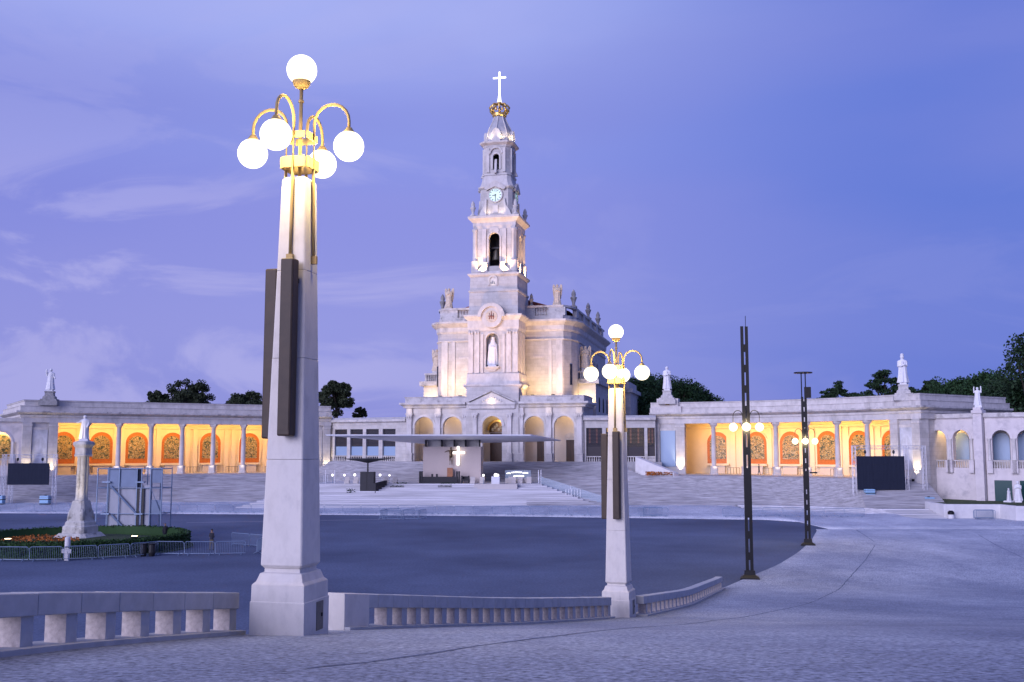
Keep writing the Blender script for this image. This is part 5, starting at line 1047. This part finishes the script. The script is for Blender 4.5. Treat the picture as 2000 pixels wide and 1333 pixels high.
hr = thing('handrail_set', 'short row of thin upright white rails on the podium side steps', 'railing', (8.6, 145.0, 1.7), R(-20))
for k in range(6): MB().tube([(-1.1 + .42 * k, 0, -.3), (-1.1 + .42 * k, 0, 1.05)], .03, 6).build('upright', 'truss_alu', hr)
MB().tube([(-1.1, 0, 1.02), (1.0, 0, 1.02)], .03, 6).build('top_rail', 'truss_alu', hr)

# ------------------------------------------------------------------ video screens on trusses
def truss(t, a, b, w=.42):
    a, b = Vector(a), Vector(b); d = b - a; n = max(1, round(d.length / .55)); ax = d.normalized(); s1 = ax.cross(Vector((0, 1, 0)) if abs(ax.y) < .9 else Vector((1, 0, 0))).normalized() * w / 2; s2 = ax.cross(s1).normalized() * w / 2
    cs = [s1 + s2, s1 - s2, -s1 - s2, -s1 + s2]
    for c in cs: MB().tube([a + c, b + c], .035, 5).build('truss_chord', 'truss_alu', t)
    g = MB()
    for k in range(n):
        p, q = a + d * k / n, a + d * (k + 1) / n
        for i in range(4): g.tube([p + cs[i], q + cs[(i + 1) % 4]], .02, 4)
    stuff(g.build('truss_lacing', 'truss_alu', t))
def tank(x, y, z, label):
    t = thing('ballast_tank', label, 'water tank', (x, y, z)); bevel(MB().box(-.62, .62, -.5, .5, .16, 1.2).build('tank', 'blue_tank', t), .08, 3); MB().box(-.64, .64, -.52, .52, .62, .74).build('cage_band', 'black_plastic', t); MB().box(-.64, .64, -.52, .52, .98, 1.04).build('cage_band', 'galvanised', t)
    for s in (-.5, 0, .5): MB().box(s - .1, s + .1, -.5, .5, 0, .16).build('pallet_foot', 'black_plastic', t)
    MB().lathe([(.16, 1.19), (.16, 1.28), (.12, 1.3)], 12).build('cap', 'black_plastic', t)
def video_screen(label, x0, x1, y, zb, s0, s1, sz0, sz1, ztop, legs, rz=0):
    t = thing('video_screen', label, 'screen', (x0, y, zb), rz); W = x1 - x0
    pn = thing
    nx, nz = 6, 4
    for i in range(nx):
        for j in range(nz):
            a, b = lerp(s0 - x0, s1 - x0, i / nx), lerp(s0 - x0, s1 - x0, (i + 1) / nx); c, d = lerp(sz0, sz1, j / nz) - zb, lerp(sz0, sz1, (j + 1) / nz) - zb
            MB().box(a + .004, b - .004, -.55, -.38, c + .004, d - .004).build('led_panel', 'screen_black', t)
    MB().box(s0 - x0 + .05, s1 - x0 - .05, -.38, -.3, sz0 - zb + .05, sz1 - zb - .05).build('panel_frame', 'black_plastic', t)
    for x in legs: truss(t, (x - x0, 0, 0), (x - x0, 0, ztop - zb))
    truss(t, (legs[0] - x0, 0, ztop - zb - .25), (legs[-1] - x0, 0, ztop - zb - .25))
    for f in (.2, .8):
        x = lerp(s0 - x0, s1 - x0, f); MB().tube([(x, -.2, sz1 - zb), (x, -.1, ztop - zb - .4)], .02, 5).build('chain', 'dark_metal', t); MB().sphere((x, -.15, sz1 - zb + .55), .17, 8, 6, (1, 1, 1.6)).build('hoist', 'black_plastic', t)
    return t
zl = zstrip(-68, 145); video_screen('large dark video screen on an aluminium truss near the weathered monument', -71.5, -63.5, 145.0, zl, -70.6, -64.8, 3.35, 6.35, 7.6, [-71.4, -70.3, -64.2])
tank(-71.6, 144.6, zl, 'pale blue water tank under the outer leg of the screen near the monument'); tank(-65.2, 144.6, zl, 'pale blue water tank under the inner leg of the screen near the monument')
video_screen('large dark grey video screen on an aluminium truss before the colonnade pier', 45.2, 55, 136.9, .9, 45.6, 51.9, 3.0, 7.4, 8.8, [45.4, 52.3, 54.7])
tank(47.0, 136.0, 1.9, 'pale water tank with a black band standing on the stairs before the screen'); tank(54.2, 134.6, .9, 'pale water tank at the foot of the screen truss by the side stairs')
bin_ = thing('waste_bin', 'small white waste bin against the end of the retaining wall', 'bin', (52.6, 124.2, .05)); MB().lathe([(.32, 0), (.36, .05), (.36, .75), (.30, .8)], 14).build('body', 'wall_white', bin_); MB().lathe([(.37, .5), (.37, .78), (.2, .95)], 14).build('lid', 'dark_metal', bin_)

# ------------------------------------------------------------------ column monument in its hedged island
MC = Vector((-36.6, 88.0, 0))
isl = MB().lathe([(9.2, -.05), (9.2, .12), (8.6, .14), (7.6, .5), (4.5, .85), (2.2, .98), (.2, 1.0)], 48, (MC.x, MC.y)); struct(isl.build('garden_mound', 'grass', smooth=True))
rnd = random.Random(11); hd = thing('round_hedge', 'round clipped hedge ringing the weathered column monument', 'hedge', (MC.x, MC.y, 0))
MB().loft([[(r * math.cos(2 * math.pi * k / 64), r * math.sin(2 * math.pi * k / 64), z) for k in range(64)] for r, z in ((8.8, .1), (8.85, 1.2), (8.2, 1.25), (8.0, .6), (8.0, .1))], cap=False).build('hedge_core', 'leaf_hedge', hd)
g = MB()
def leaf(g, p, e, rnd, nrm=None):
    a = Vector((rnd.gauss(0, 1), rnd.gauss(0, 1), rnd.gauss(0, 1))).normalized(); b = a.cross(Vector((rnd.gauss(0, 1), rnd.gauss(0, 1), rnd.gauss(0, 1)))).normalized()
    a *= e; b *= e * .6; g.add([tuple(p - a), tuple(p - b), tuple(p + a), tuple(p + b)], [(0, 1, 2, 3)])
for k in range(9000):
    t = rnd.uniform(math.pi, 2 * math.pi) if k % 4 else rnd.uniform(0, math.pi); z = rnd.uniform(.1, 1.3); r = 8.9 + rnd.gauss(0, .05) if rnd.random() < .6 else rnd.uniform(8.1, 8.9)
    if r < 8.75: z = 1.24 + rnd.gauss(0, .05)
    leaf(g, Vector((r * math.cos(t), r * math.sin(t), z)), .09, rnd)
stuff(g.build('hedge_leaves', 'leaf_hedge', hd))
g = MB()
for k in range(1000):
    t = rnd.uniform(math.pi * 1.02, math.pi * 1.62); r = rnd.uniform(2.4, 7.4); leaf(g, MC + Vector((r * math.cos(t), r * math.sin(t), interp(r, [0, 2.2, 4.5, 7.6], [1.0, .98, .85, .5]) + rnd.uniform(.05, .28))), .10, rnd)
tag(g.build('flower_bed', 'flower_orange'), 'bed of orange flowers at the foot of the monument inside the hedge', 'flowers', kind='stuff')
mo = thing('column_monument', 'weathered stone column of clustered shafts on a stepped plinth inside the hedge', 'monument', (MC.x, MC.y, .9), R(-15)); mo.scale = (.86, .86, 1)
MB().squares([(1.95, -.3), (1.85, .10), (1.5, .42)], ch=.2).build('step', 'old_stone', mo); MB().squares([(1.26, .40), (1.24, .95), (1.14, 1.05)], ch=.15).build('lower_plinth', 'old_stone', mo); MB().squares([(1.12, 1.03), (1.08, 1.3), (.95, 1.45), (.90, 1.7)], ch=.2).build('moulding', 'old_stone', mo)
MB().squares([(.88, 1.68), (.84, 2.3), (.72, 2.9), (.66, 3.1)], ch=.3).build('upper_plinth', 'old_stone', mo)
for k in range(4):
    a = k * math.pi / 2 + math.pi / 4; MB().tube([(1.02 * math.cos(a), 1.02 * math.sin(a), 1.5), (.94 * math.cos(a), .94 * math.sin(a), 2.1), (.7 * math.cos(a), .7 * math.sin(a), 2.8)], [.26, .22, .12], 8).build('scroll', 'old_stone', mo, smooth=True)
    MB().lathe([(.34, 3.05), (.34, 3.2), (.27, 3.3), (.245, 6.75), (.32, 6.85)], 14, (.30 * math.cos(a), .30 * math.sin(a))).build('shaft', 'old_stone', mo, smooth=True)
MB().squares([(.62, 6.82), (.66, 6.95), (.60, 7.0), (.60, 7.55), (.70, 7.7), (.78, 7.85), (.74, 8.05), (.5, 8.15)], ch=.15).build('capital', 'old_stone', mo)
figure('statue', 'yellow lit robed statue with one arm stretched out on the column monument', 'statue', (MC.x, MC.y, 9.03), 2.05, 'statue_white', R(10), arms=OPEN, seed=12, plinth=(.36, .18))
for i, (a, r) in enumerate(((math.radians(232), 8.4), (math.radians(252), 7.9), (math.radians(322), 8.2))):
    p = MC + Vector((r * math.cos(a), r * math.sin(a), 1.22)); t = thing('garden_floodlight', 'small lit floodlight set on the round hedge', 'lamp', p, 0, 'garden floodlights on the hedge'); MB().box(-.22, .22, -.12, .12, .0, .22).build('housing', 'dark_metal', t); MB().box(-.2, .2, -.13, .1, .221, .25).build('lens', 'lamp_lens', t); MB().box(-.04, .04, -.04, .04, -.9, .0).build('stake', 'dark_metal', t)
lamp('SPOT', 'monument_floodlight', mo, (1.6, -4.6, 1.3), (0, 0, 6.5), 900, (1, .82, .5), .15, spot=55)
lamp('SPOT', 'statue_floodlight', mo, (-.6, -1.0, 8.1), (0, 0, 9.3), 90, (1, .74, .36), .08, spot=80)
# sheeted work platform beside it
sf = thing('scaffold_tower', 'blue grey scaffold tower hung with sheeting behind the monument', 'scaffold', (-35.9, 98.4, 0), R(-3))
for x in (-3.1, -2.1, -1.0, .7, 1.15, 2.0, 3.1):
    for y in (-1.2, 1.2): MB().tube([(x, y, 0), (x, y, 6.6)], .06, 6).build('standard', 'galvanised', sf)
for z in (.4, 2.3, 4.7, 6.5):
    for y in (-1.2, 1.2): MB().tube([(-3.1, y, z), (3.1, y, z)], .045, 6).build('ledger', 'galvanised', sf)
    for x in (-3.1, 3.1): MB().tube([(x, -1.2, z), (x, 1.2, z)], .045, 6).build('ledger', 'galvanised', sf)
for x0, x1, z0, z1, m in ((-2.05, -1.05, .1, 6.5, 'sheeting'), (-.95, .65, .1, 6.5, 'sheeting'), (-2.0, .6, 4.8, 6.55, 'scaffold_blue'), (.72, 1.12, 4.75, 6.5, 'screen_black'), (2.05, 3.05, 5.2, 6.5, 'scaffold_blue'), (2.05, 3.05, 2.3, 3.6, 'scaffold_blue'), (1.2, 1.95, .1, 5.0, 'sheeting')):
    MB().box(x0, x1, -1.06 if m == 'sheeting' else -1.13, -1.02 if m == 'sheeting' else -1.08, z0, z1).build('sheet', m, sf)
for x in (-2.2, 1.0):
    for z in (2.25, 5.2): MB().box(x - .4, x + .4, -1.4, -.9, z, z + .12).build('deck', 'galvanised', sf)
MB().tube([(-1.8, -1.27, 4.9), (.9, -1.27, 2.2)], .09, 6).build('brace', 'galvanised', sf); MB().tube([(2.05, -1.2, 4.7), (3.05, -1.2, 2.4)], .03, 6).build('brace', 'galvanised', sf); MB().tube([(-1.6, -1.27, 2.2), (.4, -1.27, .2)], .09, 6).build('brace', 'galvanised', sf)
for x in (.85, 1.3): MB().box(x - .12, x + .12, -1.22, -1.14, .1, 4.7).build('ladder_rail', 'black_plastic', sf)

# ------------------------------------------------------------------ crowd barriers
def barrier_parts():
    W, H = 2.3, 1.08; fr = MB().tube([(-W / 2, 0, .16), (-W / 2, 0, H - .1), (-W / 2 + .1, 0, H), (W / 2 - .1, 0, H), (W / 2, 0, H - .1), (W / 2, 0, .16), (-W / 2, 0, .16)], .03, 5, cap=False)
    bars = MB()
    for k in range(1, 17): x = -W / 2 + W * k / 17; bars.tube([(x, 0, .17), (x, 0, H - .02)], .011, 4)
    feet = [MB().tube([(s * W * .36, -.32, .02), (s * W * .36, -.05, .17), (s * W * .36, .05, .17), (s * W * .36, .32, .02)], .025, 5) for s in (-1, 1)]
    return fr.mesh('frame', 'galvanised'), bars.mesh('infill_bars', 'galvanised'), [f.mesh('foot', 'galvanised') for f in feet]
BP = barrier_parts()
def barrier(x, y, z, rz, label, group, full=True):
    t = thing('crowd_barrier', label, 'barrier', (x, y, z), rz, group)
    for nm, me in [('frame', BP[0]), ('infill_bars', BP[1])] + [('foot', f) for f in BP[2]]:
        o = bpy.data.objects.new(nm, me); COL.objects.link(o); o.parent = t
        if nm == 'infill_bars': o['kind'] = 'stuff'
def barrier_line(pts, label, group, zf=lambda x, y: 0.0, step=2.42, skip=()):
    P_ = [Vector(p) for p in pts]; L = [0]
    for a, b in zip(P_, P_[1:]): L.append(L[-1] + (b - a).length)
    def at(s):
        for i in range(len(P_) - 1):
            if s <= L[i + 1] or i == len(P_) - 2: return P_[i].lerp(P_[i + 1], (s - L[i]) / (L[i + 1] - L[i]))
    n = int(L[-1] / step); rr = random.Random(len(pts) + n)
    for k in range(n):
        if k in skip: continue
        a, b = at(k * step), at((k + 1) * step); c = (a + b) / 2; barrier(c.x, c.y, zf(c.x, c.y), math.atan2(b.y - a.y, b.x - a.x) + rr.uniform(-.03, .03), label, group)
far = lambda x, y: zstrip(x, y)
barrier_line([(x, interp(x, BX, BY) + 1.0) for x in (-70, -44, -23.5, 0, 12, 16.5)], 'grey steel crowd barrier in the long row at the foot of the altar steps', 'barriers below the altar steps', far)
barrier_line([(25.5, 125.6), (33, 125.5), (43.5, 124.3)], 'grey steel crowd barrier in the row below the stairs behind the dark poles', 'barriers below the pole side stairs', lambda x, y: zstrip(x, y))
for x, y, rz in ((16.6, 126.9, -3), (17.3, 127.4, -5), (17.9, 126.5, 0)): barrier(x, y, zstrip(x, y), R(rz), 'grey steel crowd barrier in the small stack beside the farther lamp pillar', 'stacked barriers by the farther lamp pillar')
for x, y, rz in ((-15.4, 124.5, 75), (-14.2, 122.9, 2), (-12.0, 123.0, -4), (-12.5, 125.5, 60), (-14.8, 126.8, 10), (-10.8, 124.6, 70)): barrier(x, y, 0, R(rz), 'grey steel crowd barrier in the loose cluster on the dark asphalt', 'loose barriers on the asphalt')
ring_pts = [(MC.x + 10.3 * math.cos(R(a)), MC.y + 10.3 * math.sin(R(a))) for a in range(192, 340, 8)]
barrier_line(ring_pts, 'grey steel crowd barrier ringing the monument hedge', 'barriers round the monument hedge', step=2.42)
barrier_line([(-28.3, 82.4), (-24.4, 82.0), (-20.6, 82.8)], 'grey steel crowd barrier in the pen beside the hedge', 'barriers of the pen by the hedge'); barrier_line([(-20.4, 83.2), (-20.9, 88.4), (-25.5, 91.5)], 'grey steel crowd barrier in the pen beside the hedge', 'barriers of the pen by the hedge')
for x, y, rz in ((56.0, 123.2, 0), (56.1, 122.7, 2), (56.3, 123.7, -1)): barrier(x, y, .05, R(rz), 'grey steel crowd barrier stacked against the white retaining wall', 'barriers by the retaining wall')
sg = thing('notice_stand', 'small white notice stand between the barriers and the round hedge', 'sign', (-33.6, 78.6, 0), R(-8)); MB().box(-.16, .16, -.1, .1, 0, .95).build('stand', 'wall_white', sg); MB().box(-.38, .38, -.14, -.1, .55, .85).build('board', 'wall_white', sg); MB().lathe([(.2, 1.0), (.2, 1.7), (.12, 1.75)], 12).build('holder', 'wall_white', sg)
wb = thing('waste_bin', 'pair of dark waste sacks on a ring by the pen barriers', 'bin', (-28.9, 81.6, 0)); MB().lathe([(.2, 0), (.28, .3), (.26, .9), (.3, 1.0)], 12).build('sack', 'black_plastic', wb); MB().lathe([(.2, 0), (.28, .3), (.26, .9), (.3, 1.0)], 12, (.65, 0)).build('sack', 'black_plastic', wb)
tag(MB().add([(-37, 118, .006), (-13, 124, .006), (-13.05, 124.25, .006), (-37.1, 118.25, .006)], [(0, 1, 2, 3)]).build('marking_line', 'terrace_stone'), 'faint pale line across the dark asphalt toward the loose barriers', 'marking', kind='structure')

# ------------------------------------------------------------------ people and the little shepherd statues
person('person in dark clothes walking along the lit colonnade behind the dark pole', (38.3, 160.0, 4.3), 1.72, 'walker_clothes', R(80), ARMS_DOWN, .10)
person('person in a dark top and light shorts standing beside the barrier pen', (-25.0, 86.5, 0), 1.75, 'visitor_clothes', R(160), ARMS_FRONT, .04)
person('person in dark clothes standing behind the hedge near the scaffold', (-31.4, 94.0, 0), 1.68, 'dark_clothes', R(30), ARMS_DOWN, .03)
figure('shepherd_statue', 'white kneeling shepherd statue on the lawn before the loggia', 'statue', (63.2, 131.6, 1.6), 1.6, 'statue_white', R(40), arms=PRAY, seed=15, wide=1.5, plinth=(.5, .2))
figure('shepherd_statue', 'white standing shepherd statue on the lawn before the loggia', 'statue', (64.2, 131.2, 1.6), 2.5, 'statue_white', R(-30), arms=PRAY, seed=16, plinth=(.4, .2))
g = MB(); rnd = random.Random(2)
for k in range(500): leaf(g, Vector((lerp(20.6, 24.4, rnd.random()), lerp(160.2, 156.4, rnd.random()), 4.35 + rnd.random() * .5)), .14, rnd)
tag(g.build('flower_bed', 'flower_orange'), 'small bed of orange flowers beside the sloping stair wall', 'flowers', kind='stuff')

# ------------------------------------------------------------------ trees
def tree(label, x, y, z0, ztop, w, kind, seed, n=5200, trunk=True, squash=.75, group='trees beyond the buildings', low=None):
    rnd = random.Random(seed); H = ztop - z0; t = thing({'olive': 'broadleaf_tree', 'pine': 'pine_tree', 'cedar': 'cedar_tree', 'cypress': 'cypress_tree'}[kind], label, 'tree', (x, y, z0), rnd.uniform(0, 6), group)
    r = w / 2; zc_ = H - r * squash if kind != 'cypress' else H * .5; zb = low if low is not None else max(1.5, zc_ - r * squash)
    MB().tube([(0, 0, -.3), (.15 * r * .2, 0, H * .3), (0, .1, H * .6), (0, 0, H * .88)], [H * .028, H * .022, H * .014, H * .004], 8).build('trunk', 'bark', t)
    cl = []
    if kind in ('olive', 'pine'):
        m = 74 if kind == 'olive' else 50
        for k in range(m):
            v = Vector((rnd.gauss(0, 1), rnd.gauss(0, 1), rnd.gauss(0, 1) * .9 + .15)).normalized() * (rnd.random() ** .38); c = Vector((v.x * r * .86, v.y * r * .86, zb + (H - zb) * (.5 + v.z * .44))); cl.append((c, r * rnd.uniform(.12, .24) if kind == 'olive' else r * rnd.uniform(.2, .34), .75))
    elif kind == 'cedar':
        lay = 7
        for i in range(lay):
            f = i / (lay - 1); zz = lerp(zb, H * .97, f); rr = r * (1 - f) ** .75 + .25
            for k in range(max(2, int(10 * (1 - f) + 2))):
                a = rnd.uniform(0, 6.28); q = rr * rnd.uniform(.35, 1.0); cl.append((Vector((q * math.cos(a), q * math.sin(a), zz + rnd.gauss(0, .25))), r * rnd.uniform(.18, .28), .35))
    else:
        for k in range(60):
            f = rnd.random(); rr = r * min(1, (1.05 - f) * 2.2) * min(1, f * 5 + .5); a = rnd.uniform(0, 6.28); q = rr * rnd.uniform(.5, .9); cl.append((Vector((q * math.cos(a), q * math.sin(a), lerp(zb, H * .96, f))), r * rnd.uniform(.25, .42), 1.1))
    for c, cr_, _ in cl[::5 if kind != 'cypress' else 12]:
        zz = max(H * .25, c.z - cr_ * 2 - H * .12); MB().tube([(0, 0, zz), (c.x * .5, c.y * .5, (zz + c.z) / 2 + .2), tuple(c)], [H * .011, H * .007, H * .003], 5).build('limb', 'bark', t)
    g = MB(); per = n // len(cl)
    for c, cr_, fl in cl:
        for k in range(per):
            v = Vector((rnd.gauss(0, 1), rnd.gauss(0, 1), rnd.gauss(0, 1))).normalized() * (rnd.random() ** .45); leaf(g, c + Vector((v.x * cr_, v.y * cr_, v.z * cr_ * fl)), {'olive': .23, 'cypress': .34}.get(kind, .28) * rnd.uniform(.6, 1.25), rnd)
    me = bpy.data.meshes.new('crown'); me.from_pydata(g.v, [], g.f); me.materials.append(MAT[{'olive': 'leaf_olive', 'pine': 'leaf_pine', 'cedar': 'leaf_dark', 'cypress': 'leaf_dark'}[kind]])
    o = bpy.data.objects.new('crown', me); COL.objects.link(o); o.parent = t; o['kind'] = 'stuff'
    return t
def at(px, Y): return (px - 1000) / 2000 * .9945 * Y
LT = 'trees behind the monument side colonnade'
for i, (px, Y, zt, w, lb) in enumerate(((303, 214, 20.8, 6.4, 'small open crowned dark tree, first behind the monument side colonnade, joined to a larger one'), (364, 216, 23.4, 11.6, 'large open crowned dark tree rising behind the monument side colonnade'), (482, 214, 20.4, 10.2, 'low spreading dark tree behind the colonnade next to the tall lamp pillar'), (656, 210, 22.6, 8.4, 'dark tree rising behind the colonnade end, near the window gallery'), (702, 216, 17.4, 3.6, 'small rounded dark tree behind the window gallery beside a taller one'))):
    tree(lb, at(px, Y), Y, 4.2, zt, w, 'olive', 40 + i, 12000 if w > 6 else 5000, group=LT, squash=.62, low=10.0 if w > 6 else 8.0)
RT = 'wood behind the church and pole side colonnade'
hill = MB(); rows = []
for j in range(9):
    rows.append([(20 + i * 14, 215 + j * 22, 3.5 + 10 * math.exp(-(((i - 2.2) / 2.4) ** 2)) * min(1, j / 2.5) + 5 * math.exp(-(((i - 11) / 3) ** 2)) * min(1, j / 3)) for i in range(18)])
struct(grid(rows, 'wooded_hill', 'earth'))
WOOD = [(1252, 238, 25.5, 15), (1292, 246, 26.5, 16), (1330, 240, 25.0, 14), (1366, 244, 22.6, 13), (1395, 240, 19.6, 9), (1275, 225, 20.5, 14), (1320, 225, 19.5, 14), (1440, 250, 18.2, 7), (1352, 226, 17.6, 12)]
nm = ['tall broad', 'highest broad', 'wide rounded', 'sloping', 'low end', 'near rounded', 'near dark', 'small distant', 'near low']
for i, (px, Y, zt, w) in enumerate(WOOD): tree(nm[i] + ' dark green pine of the wood between the church and the friar statue', at(px, Y), Y, 5.0, zt, w, 'pine', 60 + i, 5600, group=RT, squash=.55)
E2 = [(1640, 205, 21.6, 8.6, 'cedar', 'low layered cedar above the colonnade between the two dark poles and the bishop statue'), (1672, 208, 19.6, 6.4, 'cedar', 'smaller layered cedar close beside the low cedar above the colonnade'), (1733, 200, 24.0, 10.5, 'cedar', 'tall layered cedar just beside the bishop statue'), (1766, 205, 22.0, 7.5, 'cedar', 'narrow layered cedar half hidden by the bishop statue'), (1700, 198, 18.6, 9, 'pine', 'low rounded pine under the tall cedar beside the bishop statue'), (1745, 195, 18.4, 9, 'pine', 'low dark pine at the foot of the bishop statue'),
      (1815, 200, 19.6, 8, 'pine', 'low pine behind the roof past the bishop statue'), (1826, 205, 22.4, 5.5, 'cedar', 'small pointed cedar rising from the pines past the bishop statue'), (1865, 195, 21.4, 12, 'pine', 'broad rounded pine behind the loggia roof'), (1905, 192, 21.6, 12, 'pine', 'broad bright green pine behind the small statue with raised arms'), (1940, 188, 22.4, 11, 'pine', 'tall dark pine between the rounded pines and the cypress'), (1958, 180, 18.0, 10, 'pine', 'dark low pine at the foot of the great cypress'), (2014, 168, 26.0, 14, 'cypress', 'very tall dense dark cypress beside the loggia'), (1985, 176, 20.5, 11, 'pine', 'dense dark pine standing before the great cypress')]
for i, (px, Y, zt, w, kd, lb) in enumerate(E2): tree(lb, at(px, Y), Y, 4.6, zt, w, kd, 90 + i, 7000 if kd == 'cypress' else 4800, group=RT, squash=.5, low=2.0 if kd == 'cypress' else None)
